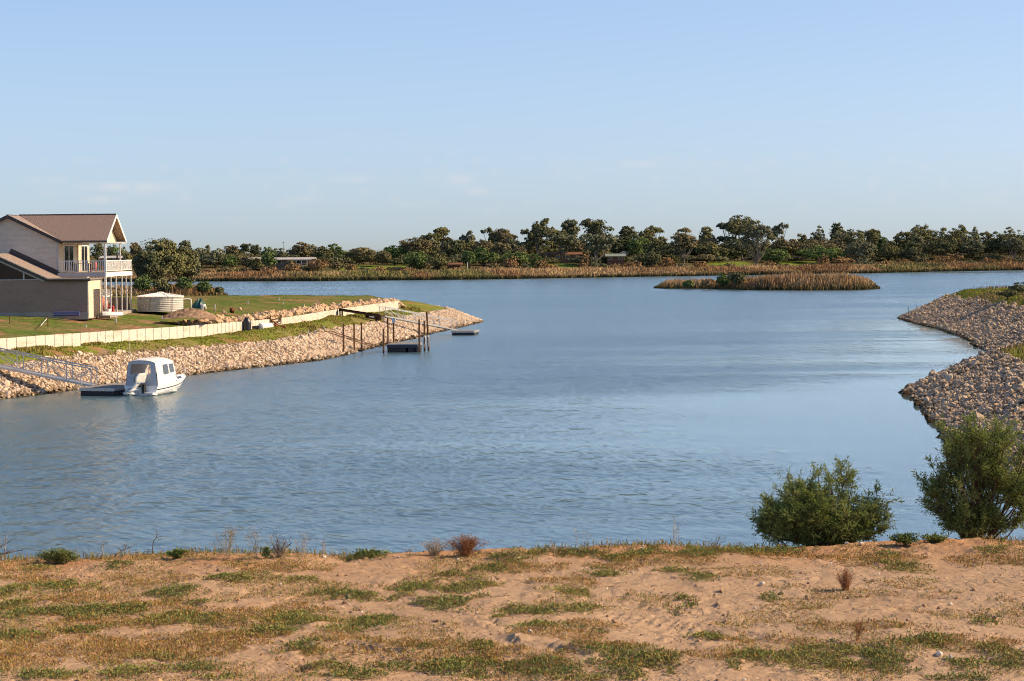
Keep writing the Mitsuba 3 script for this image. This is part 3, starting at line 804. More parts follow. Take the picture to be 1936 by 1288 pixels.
# perpendicular to the wall, away from the water
ta = wall_at(s + .5)[:, :2] - wall_at(s - .5)[:, :2]; ta /= np.linalg.norm(ta, axis=1, keepdims=True)
q = w[:, :2] + np.stack([-ta[:, 1], ta[:, 0]], 1) * off[:, None]
size = .24 * np.exp(Rr.normal(0, .34, ns))
P = np.concatenate([q, (z_plateau(q[:, 0], q[:, 1]) + size * .25)[:, None]], 1)
v, f, k = rocks(P, size, Rr, flat=.6)
part("house_ground", "limestone_rubble", (v, f), "vertex_tinted", color=stone_colours(ns, Rr, (.60, .44, .29), (.40, .27, .165), k), kind="stuff", label="strip of pale limestone rubble behind the wall")
# end of the point behind the wall's last panel
q = np.stack([Rr.uniform(-17.5, -11.5, 500), Rr.uniform(253, 268, 500)], -1)
sel = (q[:, 0] > -14.6 + (q[:, 1] - 254) * -.26) & (q[:, 0] < -12.4 + (q[:, 1] - 254) * -.2)
q = q[sel]; size = .22 * np.exp(Rr.normal(0, .3, len(q)))
zc = np.interp(q[:, 0] - (-14.4 + (q[:, 1] - 254) * -.26), [0, 3], [2.9, 1.2])
v, f, k = rocks(np.concatenate([q, zc[:, None]], 1), size, Rr)
part("house_ground", "end_rubble", (v, f), "vertex_tinted", color=stone_colours(len(q), Rr, (.60, .44, .29), (.40, .27, .165), k), kind="stuff")
scene["limestone"] = mottled((.62, .46, .30), (.46, .31, .19), 2.5)
scene["rust"] = mottled((.16, .06, .03), (.09, .04, .025), 5)
for i, (px, py, z, sz, lab) in enumerate(((438, 588, 3.75, .42, "reddish boulder at the left end of the rubble strip"), (454, 585, 3.7, .40, "flat pale limestone slab tilted on the rubble strip"), (424, 592, 3.7, .34, "grey boulder left of the tilted limestone slab"),
                                         (596, 577, 3.45, .42, "dark-sided boulder on the right half of the rubble strip"), (388, 583.5, 3.9, .3, "long pale limestone block lying on the grass beside the drum"), (406, 588, 3.8, .26, "small brown boulder at the foot of a white stake"))):
    c = at(px, py, z)
    v, f, k = rocks(c[None] + [0, 0, .04], np.array([sz * .62]), Rr, flat=.6, ico=ICO)
    one("boulder", (v, f), "rust" if i in (0,) else "limestone", lab, "boulder")

# ================================================================ survey stakes and the little fence
scene["stake_white"] = matte((.74, .72, .68))
scene["stake_wood"] = mottled((.26, .19, .12), (.18, .13, .09), 8)
STAKES = [(219, 600.5, 612, "by the overturned dinghy"), (162, 614.5, 624, "left of the house door, close to the wall top"), (306.8, 597, 604, "on the lawn in front of the water tank"), (337.8, 607, 614.5, "on the lawn below the soil heap"),
          (407, 575, 589, "right of the tarpaulin"), (469, 569, 577, "behind the rubble strip, above the black barrel"), (527, 562.5, 571, "on the far lawn, tall and pale"), (536, 571, 577.5, "on the far lawn, short and pale, above the rubble"),
          (636.5, 549, 560, "tallest, on the skyline of the point"), (320.5, 551, 560, "behind the water tank's lid"), (583, 625, 633, "left one of a pair at the top of the riprap"), (595.6, 624, 631, "right one of a pair at the top of the riprap"),
          (612, 616, 620.5, "on the lower lawn near the top of the plank walkway"), (668, 556.5, 561, "short, right of the tallest stake on the point")]
for px, y0, y1, lab in STAKES:
    lower = y1 > 615 and px > 400
    z0 = 1.9 if lower else 3.7
    p = at(px, y1, z0)
    for _ in range(6):
        zz = float(z_left(np.array([p[0]]), np.array([p[1]]))[0]) if lower else float(z_plateau(np.array([p[0]]), np.array([p[1]]))[0])
        p = at(px, y1, zz)
    hgt = (y1 - y0) * p[1] / FOC
    k = thing("stake", "white-topped survey stake " + lab, "stake")
    part(k, "shaft", beam(p - [0, 0, .15], p + [0, 0, hgt * .25], .055, .055, (0, 1, 0)), "stake_wood")
    part(k, "painted_top", beam(p + [0, 0, hgt * .2], p + [0, 0, hgt], .075, .075, (0, 1, 0)), "stake_white")
fk = thing("wire_fence", "short rusty wire fence with two posts in front of the house wall", "fence")
for px in (18.5, 90.5):
    p = at(px, 613, 3.75); part(fk, "fence_post", tube([p - [0, 0, .2], p + [0, 0, .62]], .035, 6), "rust")
pa, pb = at(18.5, 613, 3.75), at(90.5, 613, 3.75)
for h_ in (.2, .42, .6):
    part(fk, "wire", tube([pa + [0, 0, h_], (pa + pb) / 2 + [0, 0, h_ - .05], pb + [0, 0, h_]], .008, 4), "rust")
one("fallen_strip", beam(at(77, 615.5, 3.72), at(90.5, 603.5, 3.9) + [0, 0, .12], .05, .03), "stake_white", "pale timber strip leaning on the right post of the wire fence", "strip")

# ================================================================ black barrel, drum, rubble and timber frame by the wall
scene["black_poly"] = rough((.018, .018, .021), .35, 0, .5)
def lawn_pt(px, py):
    p = at(px, py, 2.2)
    for _ in range(8):
        p = at(px, py, float(z_left(np.array([p[0]]), np.array([p[1]]))[0]))
    return p
b = by_wall(467, 626.3, 1.0)
K = thing("black_barrel", "tall black plastic barrel with a domed top standing against the cream wall", "barrel")
part(K, "drum_body", lathe([(0, -.25), (.33, -.25), (.37, -.1), (.37, .72), (.33, .9), (.22, 1.08), (.2, 1.12), (0, 1.14)], 26, b), "black_poly", smooth=35)
part(K, "lid", lathe([(.21, 1.1), (.21, 1.17), (.15, 1.2), (0, 1.2)], 20, b), "black_poly", smooth=35)
part(K, "band", lathe([(.372, .66), (.385, .68), (.385, .74), (.372, .76)], 26, b), "black_poly", smooth=35)
d0 = by_wall(492, 617.5, 1.0); d1 = by_wall(512, 616, .9)
K = thing("lying_drum", "white cylindrical drum lying on its side by the wall", "drum")
part(K, "drum_shell", tube([d0, d0 + (d1 - d0) * .3, d0 + (d1 - d0) * .7, d1], [.25, .26, .26, .25], 22), "white_paint", smooth=40)
part(K, "hoop", join([tube([d0 + (d1 - d0) * t_ - (d1 - d0) * .02, d0 + (d1 - d0) * t_ + (d1 - d0) * .02], .272, 22) for t_ in (.05, .5, .95)]), "stake_white", smooth=40)
pnl = by_wall(489, 622.8, 1.3)
one("leaning_sheet", prism(np.array([[pnl[0] - .1, pnl[2]], [pnl[0] + .42, pnl[2]], [pnl[0] + .1, pnl[2] + .62]]), 1, pnl[1] - .02, pnl[1] + .02), "stake_white", "white triangular offcut standing against the end of the lying drum", "sheet")
one("dark_box", box(*(x for c, h in zip(by_wall(484.5, 620, 1.0), (.30, .25, .16)) for x in (c - h, c + h))), "dark_trim", "low dark crate beside the white triangular offcut", "crate")
scene["brick_red"] = mottled((.30, .135, .07), (.22, .09, .05), 4)
hp = by_wall(521, 619.5, .9)
K = thing("brick_heap", "heap of broken brown bricks beside the timber rack", "brick heap")
for i in range(64):
    u = Rr.uniform(-1, 1); c = hp + [u * 1.0 - .1, Rr.uniform(-.35, .35), 0]
    top = .72 * max(0, 1 - ((u + .45) / .8) ** 2) + .12
    c[2] = hp[2] + Rr.uniform(0, top) - .05
    v, f = obox((0, 0, 0), (1, 0, 0), (0, 1, 0), (0, 0, 1), .14, .08, .06)
    tm = trimesh.transformations.random_rotation_matrix(Rr.uniform(size=3))[:3, :3]
    part(K, "brick", (v @ tm.T + c, f), "brick_red")
scene["rack_wood"] = mottled((.105, .068, .045), (.07, .045, .03), 8)
K = thing("timber_rack", "weathered timber rack with slanting braces leaning on the wall", "frame")
f0, f1 = by_wall(511, 614.5, .45), by_wall(531.5, 612.5, .45)
du = (f1 - f0); Wd = np.linalg.norm(du[:2]); du = np.array([du[0], du[1], 0]) / Wd
for nm, a, c, wdt in (("post", (0.03, 0), (0.03, .78), .1), ("post", (Wd - .03, 0), (Wd - .03, .78), .1), ("rail", (0, .74), (Wd, .74), .12), ("rail", (.1, .48), (Wd - .08, .48), .09), ("rail", (.25, .25), (Wd - .15, .25), .07), ("brace", (.22, .46), (.5, .2), .08), ("brace", (Wd - .16, .46), (Wd * .62, .12), .10), ("rail", (.05, .03), (Wd, .03), .1)):
    part(K, nm, beam(f0 + du * a[0] + [0, 0, a[1]], f0 + du * c[0] + [0, 0, c[1]], .05, wdt, np.cross(du, (0, 0, 1))), "rack_wood")
# ================================================================ timber piles, pontoons, gangways
scene["pile_timber"] = {"type": "bumpmap", "scale": .02, "bump": mikit.proc(lambda p, n, uv: noise(p.x * 30, p.y * 30, p.z * 2.5)), "nested": procmat(lambda p, n, uv: mix((.165, .095, .052), (.10, .058, .034), fbm(p.x * 14, p.y * 14, p.z * 1.6, 3)) * (0.30 + 0.70 * smoothstep(.05, .55, p.z + .25 * noise(p.x * 4, p.y * 4, 1.0))))}
scene["dock_black"] = rough((.016, .016, .020), .55)
scene["deck_boards"] = weather((.30, .275, .25), (.22, .20, .185), 1, 3)
scene["aluminium"] = rough((.50, .49, .48), .42, .75)
scene["dark_timber"] = mottled((.060, .036, .024), (.035, .022, .017), 3)
scene["old_plank"] = mottled((.20, .13, .085), (.13, .085, .06), 4)
scene["pale_blue_box"] = rough((.50, .58, .63), .5)
PILES = [(649.6, 657.5, 613, .6, "leftmost timber pile, standing on the riprap"), (669.9, 662.5, 612, .15, "timber pile at the edge of the riprap, second from the left"), (683.8, 653, 610.5, .5, "timber pile standing at the lower end of the plank walkway"),
         (725.3, 667.6, 622, 0, "short timber pile left of the black pontoon"), (733.8, 660, 602, 0, "tall timber pile at the pontoon's back left corner"), (744.5, 655, 603.7, 0, "timber pile carrying a pale blue box"),
         (793.0, 666, 605, 0, "timber pile at the pontoon's right front corner"), (802.8, 664, 607, 0, "middle timber pile of the three right of the pontoon"), (811.0, 662.5, 590, 0, "tallest timber pile, leaning slightly, right of the pontoon")]
for i, (px, yb, yt, z, lab) in enumerate(PILES):
    b = at(px, yb, z)
    top = (yb - yt) * b[1] / FOC
    lean = np.array([-.17, 0, 0]) if i == 8 else np.array([0, 0, 0])
    k = thing("timber_pile", lab, "pile")
    rr = .088 if i in (3, 6, 7, 8) else .078
    part(k, "pole", tube([b - [0, 0, 1.2], b + [0, 0, top * .5] + lean * .5, b + [0, 0, top] + lean], [rr * 1.04, rr, rr * .96], 14), "pile_timber", smooth=40)
    part(k, "pile_cap", lathe([(rr * 1.0, 0), (rr * .9, .03), (0, .035)], 14, b + [0, 0, top] + lean), "dark_timber")
    if i == 5:
        K = thing("power_box", "pale blue and white power box fixed to the top of a timber pile", "box")
        c = b + [.03, -.13, top - .14]
        part(K, "casing", box(c[0] - .16, c[0] + .16, c[1] - .11, c[1] + .11, c[2] - .2, c[2] + .26), "pale_blue_box")
        part(K, "cover", box(c[0] + .163, c[0] + .185, c[1] - .1, c[1] + .1, c[2] - .17, c[2] + .23), "stake_white")
        part(K, "bracket", beam(c + [-.35, .05, .2], c + [-.1, .05, .12], .05, .05), "stake_white")
    if i in (7, 8):
        K = thing("mooring_line", "white mooring line coiled round the " + ("middle" if i == 7 else "leaning") + " pile right of the pontoon", "rope")
        c = b + [0, 0, 1.42] + lean * .5
        pts = [c + [(rr + .012) * math.cos(a), (rr + .012) * math.sin(a), -.045 * a / 6.28] for a in np.linspace(0, 4 * 6.28, 50)]
        part(K, "coil", tube(pts, .016, 5), "stake_white")
        part(K, "tail", tube([pts[10], c + [.08, -.14, -.3], c + [.05, -.13, -.75], c + [.0, -.12, -1.05]], .018, 5), "stake_white")


def pontoon(key, c, yaw, L, W, top, drums):
    """L metres deep, W metres wide; c: middle of the front edge at water level"""
    parts = {}
    n = int(L / .14)
    boards = [box(-W / 2, W / 2, i * L / n + .006, (i + 1) * L / n - .006, top - .04, top) for i in range(n)]
    part(key, "deck", rot(shift(join(boards), c), yaw, c), "deck_boards")
    part(key, "frame", rot(shift(join([box(-W / 2 - .03, W / 2 + .03, -.045, -.004, top - .20, top - .012), box(-W / 2 - .03, W / 2 + .03, L + .004, L + .045, top - .20, top - .012),
                                       box(-W / 2 - .03, -W / 2 - .003, -.004, L, top - .20, top - .012), box(W / 2 + .003, W / 2 + .03, -.004, L, top - .20, top - .012)]), c), yaw, c), "aluminium")
    for (x0, x1) in drums:
        v, f = hull([(x0 + a, y, z) for a in (.0,) for y in (.06, L - .06) for z in (-.35, top - .21)] + [(x1, y, z) for y in (.06, L - .06) for z in (-.35, top - .21)])
        part(key, "float", rot(shift((v, f), c), yaw, c), "dock_black")
    return key


def bollard(key, c):
    part(key, "mooring_post", tube([c, c + [0, 0, .75]], .035, 8), "aluminium", smooth=40)


c = (at(148.5, 748.8, 0) + at(218, 748.2, 0)) / 2
K = thing("pontoon", "black floating pontoon with aluminium edge beside the moored white boat", "pontoon")
pontoon(K, c, math.radians(-14), 5.2, 2.35, .50, ((-1.15, 1.15),))
bollard(K, at(153, 733, .5)); bollard(K, at(222.5, 727, .5))
c = (at(732, 666.4, 0) + at(790, 666.2, 0)) / 2
K = thing("pontoon", "blue-black pontoon on drums between the timber piles", "pontoon")
pontoon(K, c, math.radians(-4), 3.4, 2.75, .74, ((-1.36, .30), (.48, 1.05), (1.15, 1.36)))
scene["navy_fascia"] = rough((.030, .034, .055), .5)
part(K, "fascia", rot(shift(box(-1.40, 1.40, -.085, -.046, .40, .68), c), math.radians(-4), c), "navy_fascia")
c = (at(854, 633.9, 0) + at(896.5, 633.6, 0)) / 2
K = thing("pontoon", "small floating pontoon at the foot of the far gangway", "pontoon")
pontoon(K, c, math.radians(-8), 3.2, 2.5, .46, ((-1.2, 1.2),))
part(K, "corner_fender", rot(shift(box(1.1, 1.29, -.10, -.047, .27, .45), c), math.radians(-8), c), "stake_white")


def gangway(key, p, q, wdt, h, bays, skip_first=False):
    """aluminium truss gangway from its lower end p to its upper end q"""
    p, q = np.asarray(p, float), np.asarray(q, float)
    d = q - p; L = np.linalg.norm(d); d /= L
    s = np.cross(d, (0, 0, 1)); s /= np.linalg.norm(s); up_ = np.array([0, 0, 1.0])
    deck = [obox(p + d * L * (i + .5) / 40 + [0, 0, .03], d, s, np.cross(s, d), L / 80 - .01, wdt / 2 - .05, .015) for i in range(40)]
    part(key, "deck", join(deck), "aluminium")
    for sg in (-1, 1):
        o = s * sg * wdt / 2
        part(key, "bottom_chord", beam(p + o, q + o, .08, .13), "aluminium")
        part(key, "top_chord", beam(p + o + up_ * h + d * .05, q + o + up_ * h - d * .05, .07, .08), "aluminium")
        part(key, "mid_rail", beam(p + o + up_ * h * .52, q + o + up_ * h * .52, .03, .03), "aluminium")
        for i in range(bays + 1):
            b = p + o + d * L * i / bays
            part(key, "upright", beam(b, b + up_ * h, .06, .06, (0, 1, 0)), "aluminium")
        for i in range(bays):
            b, e_ = p + o + d * L * i / bays, p + o + d * L * (i + 1) / bays
            part(key, "diagonal", beam(b + up_ * (h if i % 2 == 0 else 0), e_ + up_ * (0 if i % 2 == 0 else h), .04, .045), "aluminium")


lo = (at(172, 730, .52) + at(184.7, 728, .52)) / 2
hi_ = at(0, 693.8, 1.75) + [0, .3, 0]
hi_ = lo + (hi_ - lo) * 1.32
K = thing("gangway", "long aluminium truss gangway sloping from the left bank down to the boat's pontoon", "gangway")
gangway(K, lo, hi_, 1.15, 1.12, 5)
lo2, hi2 = at(858, 624.5, .5) + [0, 1.2, 0], at(722.7, 598, 2.25) + [0, .3, 0]
K = thing("gangway", "aluminium truss gangway from the dark timber landing to the small far pontoon", "gangway")
gangway(K, lo2, hi2, 1.0, 1.0, 4)
# timber landing from the wall top to the far gangway
L0, L1 = at(643, 586, 2.98), hi2 + np.array([-.3, 0, .02])
K = thing("timber_landing", "dark timber walkway sloping from the wall top to the far gangway", "walkway")
d = L1 - L0; Ln = np.linalg.norm(d); d /= Ln; s = np.cross(d, (0, 0, 1)); s /= np.linalg.norm(s)
for sg in (-1, 1):
    part(K, "bearer", beam(L0 + s * sg * .55, L1 + s * sg * .55, .09, .24), "dark_timber")
for i in range(int(Ln / .15)):
    m = L0 + d * (i + .5) * .15
    part(K, "plank", obox(m + [0, 0, .145], d, s, np.cross(s, d), .068, .66, .02), "dark_timber")
for m, hh in ((L0 + d * .1, 1.05), (L1 - d * .25, .75)):
    for sg in (-1, 1):
        part(K, "stump", beam(m + s * sg * .55 + [0, 0, .1], m + s * sg * .55 - [0, 0, hh], .16, .16, (0, 1, 0)), "dark_timber")
part(K, "end_block", obox(L1 - d * .7 - [0, 0, .28], d, s, np.cross(s, d), .75, .5, .17), "dark_timber")
# plank walkway lying on the riprap
K = thing("plank_walkway", "old brown plank walkway lying down the riprap to the piles", "walkway")
W0, W1 = at(613.6, 629.5, 1.80), at(709, 660.5, .16)
for o in (0, .42):
    part(K, "plank", beam(W0 + [o, o * 1.2, .16], W1 + [o, o * 1.2, .16], .24, .06), "old_plank")
for i in range(7):
    m = W0 + (W1 - W0) * (i + .5) / 7
    part(K, "cleat", beam(m + [-.15, -.2, .21], m + [.57, .7, .21], .09, .05), "old_plank")
part(K, "prop", tube([W1 + [-1.5, .3, .5], W1 + [1.4, .6, .42]], .025, 5), "old_plank")
K = thing("tap_stand", "dark stand with a white plate on the grass by the timber landing", "stand")
tpt = lawn_pt(699, 608)
part(K, "stem", tube([tpt - [0, 0, .1], tpt + [0, 0, .55]], .03, 6), "dark_trim")
part(K, "plate", obox(tpt + [.18, 0, .42], (1, 0, -.15), (0, 1, 0), (0.15, 0, 1), .22, .18, .03), "stake_white")
# two thin posts on the second stony point
for px, yb, yt, lab in ((1718.5, 592, 580, "thin dark rod, left of two on the far stony point"), (1734, 587, 579, "thin dark rod, right of two on the far stony point")):
    p = at(px, yb, .9)
    k = thing("rod", lab, "rod"); part(k, "shaft", tube([p - [0, 0, .6], p + [-.05, 0, (yb - yt) * p[1] / FOC]], .03, 5), "dark_trim"); part(k, "tip", ball(p + [-.05, 0, (yb - yt) * p[1] / FOC], .05), "dark_trim")
# ================================================================ the moored cabin boat (own frame: u starboard, v bow, w up; origin at the stern on the waterline)
scene["hull_white"] = {"type": "principled", "base_color": {"type": "rgb", "value": [.78, .76, .73]}, "roughness": .25, "specular": .5, "clearcoat": .4}
scene["hull_white"] = two(scene["hull_white"])
scene["canvas_white"] = weather((.66, .65, .66), (.58, .58, .60), 1, 2)
scene["canvas_grey"] = weather((.52, .53, .56), (.46, .47, .50), 1, 2)
scene["clear_vinyl"] = {"type": "thindielectric", "int_ior": 1.4}
scene["tinted_window"] = rough((.05, .06, .075), .08, 0, .8)
scene["stripe_navy"] = rough((.03, .035, .06), .35)
scene["letter_blue"] = matte((.05, .08, .26))
scene["motor_cream"] = two({"type": "principled", "base_color": {"type": "rgb", "value": [.80, .77, .69]}, "roughness": .3, "specular": .5})
scene["rubber"] = rough((.02, .02, .02), .6)
BO = at(265.5, 748.4, 0.0) + [0, .15, 0]
BA = math.radians(-16.5)


def bt(m):
    return rot(shift(m, BO), BA, BO)


BT = thing("cabin_boat", "white cabin boat with canvas canopy and tilted outboard moored at the black pontoon", "boat")
NS, Lb = 17, 5.9
sec = []
for i in range(NS):
    t = i / (NS - 1); v = Lb * t
    g = 1.15 * (1 - max(0, (t - .42) / .58) ** 2.3) + .015
    ch = 1.02 * (1 - max(0, (t - .30) / .70) ** 1.8) + .01
    zg = .62 + .36 * t ** 1.5; zc = .02 + .42 * t ** 2.2; zk = -.35 + .95 * max(0, (t - .62) / .38) ** 2
    rake = .35 * t ** 3
    sec.append([(-g, v + rake, zg), (-(g * .45 + ch * .55), v + rake * .7, zg * .45 + zc * .55), (-ch, v + rake * .2, zc), (0, v, min(zk, zg - .1)), (ch, v + rake * .2, zc), (g * .45 + ch * .55, v + rake * .7, zg * .45 + zc * .55), (g, v + rake, zg)])
S = np.array(sec)
hullm = join([gridpts(S), (S[0], np.array([[0, 1, 6], [1, 5, 6], [1, 2, 5], [2, 4, 5], [2, 3, 4]]))])
HU = part(BT, "hull", bt(hullm), "hull_white", smooth=30)
def rail(j, dz, r, i0=0, i1=NS, out=0.012):
    q = S[i0:i1, j].copy(); q[:, 0] += np.sign(q[:, 0]) * out; q[:, 2] += dz
    return tube(q, r, 6)
part(HU, "rubbing_strip", bt(join([rail(0, 0, .035), rail(6, 0, .035)])), "hull_white", smooth=40)
# dark stripe along the topsides, a thin strip proud of the hull
def strip(j, k, a, b, i0, i1, out=.012):
    A, B_ = S[i0:i1, j], S[i0:i1, k]
    P = np.stack([A * (1 - a) + B_ * a, A * (1 - b) + B_ * b], 1); P[..., 0] += np.sign(S[0, j, 0]) * out
    return gridpts(P)
part(HU, "stripe", bt(join([strip(6, 5, .62, .84, 0, NS - 2), strip(0, 1, .62, .84, 0, NS - 2)])), "stripe_navy", label="thin dark stripe along the topsides")
part(HU, "lower_stripe", bt(join([strip(5, 4, .25, .34, 3, NS - 3), strip(1, 2, .25, .34, 3, NS - 3)])), "stripe_navy")
# foredeck and cockpit sides
P = []
for i in range(8, NS):
    a, b = S[i, 0], S[i, 6]
    P.append([a + (0, 0, .01), a * (.62, 1, 1) + (0, 0, .30 * (1 - (i - 8) / 9)), b * (.62, 1, 1) + (0, 0, .30 * (1 - (i - 8) / 9)), b + (0, 0, .01)])
part(BT, "foredeck", bt(gridpts(np.array(P))), "hull_white", smooth=40)
part(BT, "cockpit_sole", bt(box(-1.0, 1.0, .15, 3.1, .12, .16)), "hull_white")
part(BT, "cabin_bulkhead", bt(box(-.95, .95, 3.15, 3.2, .15, 1.05)), "hull_white")
# canopy: side curtains, top, windows
def side(sg):
    Q = []
    for v, zb, zt, bt_, bb in ((.18, .62, 2.10, .93, 1.13), (1.0, .65, 2.18, .95, 1.14), (2.2, .70, 2.18, .93, 1.10), (2.75, .74, 2.10, .88, 1.05), (3.0, .76, 1.95, .85, 1.03)):
        Q.append([(sg * bb, v, zb), (sg * (bb * .55 + bt_ * .45 + .03), v, zb * .5 + zt * .5), (sg * bt_, v, zt)])
    return gridpts(np.array(Q))
CA = part(BT, "canopy", bt(join([side(1), side(-1)])), "canvas_white", smooth=40, label="white canvas canopy with clear windows")
P = []
for v, b, z, ar in ((.10, .94, 2.09, .16), (1.0, .95, 2.18, .17), (2.2, .93, 2.18, .16), (2.8, .88, 2.09, .14), (3.02, .85, 1.95, .10)):
    P.append([(b * math.sin(a) / math.sin(1.2), v, z + ar * (math.cos(a) - math.cos(1.2)) / (1 - math.cos(1.2))) for a in np.linspace(-1.2, 1.2, 11)])
part(CA, "canopy_top", bt(gridpts(np.array(P))), "canvas_white", smooth=40)
RB, RT, zb, zt = 1.13, .93, .42, 2.10
def rx(z): return RB + (RT - RB) * (z - zb) / (zt - zb)
wz0, wz1, wx0, wx1 = 1.34, 2.0, -.74, .60
Q = lambda pts: (np.array([(x, .16, z) for x, z in pts]), np.array([[0, 1, 2], [0, 2, 3]]))
part(CA, "rear_curtain", bt(join([Q([(-rx(zb), zb), (rx(zb), zb), (rx(wz0), wz0), (-rx(wz0), wz0)]), Q([(-rx(wz0), wz0), (wx0 - .1, wz0), (wx0, wz1), (-rx(wz1), wz1)]), Q([(wx1 + .02, wz0), (rx(wz0), wz0), (rx(wz1), wz1), (wx1, wz1)]), Q([(-rx(wz1), wz1), (rx(wz1), wz1), (rx(zt), zt), (-rx(zt), zt)]),
                                 (np.array([(rx(zt) * math.sin(a) / math.sin(1.2), .16, zt - .02 + .16 * (math.cos(a) - math.cos(1.2)) / (1 - math.cos(1.2))) for a in np.linspace(-1.2, 1.2, 11)]), np.array([[0, i, i + 1] for i in range(1, 10)]))])), "canvas_grey", label="grey canvas curtain closing the stern end of the canopy")
part(CA, "rear_window", bt((np.array([(wx0 - .1, .165, wz0), (wx1 + .02, .165, wz0), (wx1, .165, wz1), (wx0, .165, wz1)]), np.array([[0, 1, 2], [0, 2, 3]]))), "clear_vinyl")
for sg in (1, -1):
    for v0, v1, z0, z1 in ((1.05, 1.85, 1.28, 1.93), (2.0, 2.78, 1.34, 1.92)):
        xo = lambda v, z: sg * (np.interp(v, [.18, 1, 2.2, 2.75, 3], [1.06, 1.075, 1.045, .995, .97]) + .025 - (z - 1.4) * .13)
        part(CA, "side_window", bt((np.array([(xo(v0, z0), v0, z0), (xo(v1, z0), v1, z0 + .03), (xo(v1, z1), v1 - .06, z1), (xo(v0, z1), v0 + .04, z1)]), np.array([[0, 1, 2], [0, 2, 3]]))), "tinted_window")
ws = np.array([(-1.0, 3.1, 1.02), (-.45, 3.55, 1.06), (.45, 3.55, 1.06), (1.0, 3.1, 1.02), (-.84, 3.0, 1.93), (-.38, 3.12, 1.99), (.38, 3.12, 1.99), (.84, 3.0, 1.93)])
part(BT, "windscreen", bt((ws, np.array([[0, 1, 5], [0, 5, 4], [1, 2, 6], [1, 6, 5], [2, 3, 7], [2, 7, 6]]))), "clear_vinyl")
part(BT, "windscreen_frame", bt(join([tube([ws[i], ws[i + 4]], .025, 6) for i in range(4)] + [tube(ws[:4], .025, 6), tube(ws[4:], .022, 6)])), "aluminium")
part(BT, "cabin_top", bt(hull([(-.98, 3.12, .8), (.98, 3.12, .8), (-.9, 3.12, 1.03), (.9, 3.12, 1.03), (-.42, 3.6, 1.08), (.42, 3.6, 1.08), (-.75, 4.5, .85), (.75, 4.5, .85), (-.35, 4.4, 1.05), (.35, 4.4, 1.05)])), "hull_white")
for sg in (1, -1):
    part(BT, "cabin_window", bt((np.array([(sg * .99, 3.35, .86), (sg * .915, 4.15, .88), (sg * .80, 4.08, 1.02), (sg * .90, 3.4, 1.02)]) + (sg * .012, 0, 0), np.array([[0, 1, 2], [0, 2, 3]]))), "tinted_window")
part(BT, "bow_rail", bt(join([tube([(sg * .95, 3.9, .88), (sg * .9, 4.0, 1.30), (sg * .72, 4.9, 1.38), (sg * .3, 5.9, 1.42), (0, 6.15, 1.42)], .016, 5) for sg in (1, -1)] + [tube([(sg * .74, 4.8, .9), (sg * .72, 4.9, 1.38)], .014, 5) for sg in (1, -1)] + [tube([(sg * .35, 5.7, .95), (sg * .32, 5.85, 1.41)], .014, 5) for sg in (1, -1)])), "aluminium")
# seats and dash seen through the canopy window
part(BT, "helm_seat", bt(join([box(.25, .75, 1.6, 2.0, .55, .68), box(.25, .75, 1.58, 1.66, .68, 1.15)])), "dark_trim")
part(BT, "dash", bt(hull([(-.9, 2.8, .9), (.9, 2.8, .9), (-.9, 3.1, .9), (.9, 3.1, .9), (-.85, 2.95, 1.22), (.85, 2.95, 1.22), (-.85, 3.1, 1.22), (.85, 3.1, 1.22)])), "dark_trim")
part(BT, "helm_wheel", bt(tube([(.5 + .17 * math.cos(a), 2.68 + .06 * math.sin(a), 1.2 + .17 * math.sin(a)) for a in np.linspace(0, 6.29, 17)], .018, 5)), "dark_trim")
# swim platforms, ladder, registration
for nm, x0, x1 in (("platform", -1.08, -.40), ("platform", .38, 1.08)):
    pl = part(BT, nm, bt(hull([(x0, -.02, .20), (x1, -.02, .20), (x0 + .03, -.42, .20), (x1 - .03, -.42, .20), (x0, -.02, .06), (x1, -.02, .06), (x0 + .05, -.40, .08), (x1 - .05, -.40, .08)])), "hull_white")
part(BT, "ladder", bt(join([tube([(x, -.38, .24), (x, -.47, .15), (x, -.47, -.25)], .018, 6) for x in (.62, .92)] + [tube([(.62, -.47, z), (.92, -.47, z)], .014, 6) for z in (-.02, -.2)])), "aluminium")
part(BT, "transom_block", bt(box(-1.10, 1.10, .0, .10, .02, .47)), "hull_white")
tm_ = meshkit.text_mesh("UT", .17, .006, True)
tv = np.array(tm_.vertices); tv = np.stack([tv[:, 0] - .92, -.012 - tv[:, 2], tv[:, 1] + .26], 1)
part(BT, "registration_letters", bt((tv, np.array(tm_.faces))), "letter_blue", label="faint blue registration letters on the transom")
for x, v0, z0, z1 in ((-.86, .3, 2.1, 3.55), (.62, 2.6, 2.15, 3.0)):
    part(BT, "antenna", bt(tube([(x, v0, z0), (x - .01, v0, (z0 + z1) / 2), (x - .02, v0 - .02, z1)], [.013, .011, .008], 5)), "stake_white")
# outboard motor, trimmed up and turned
def bm_t(m):
    """the motor stands a little larger about its mounting point"""
    c = np.array([-.10, -.05, .55])
    v = (np.asarray(m[0]) - c) * [1.25, 1.12, 1.03]
    s_, k_ = math.sin(math.radians(-38)), math.cos(math.radians(-38))   # turned, as if steered hard over
    v = v @ np.array([[k_, s_, 0], [-s_, k_, 0], [0, 0, 1]]) + c + [.34, 0, 0]
    return bt((v, m[1]))


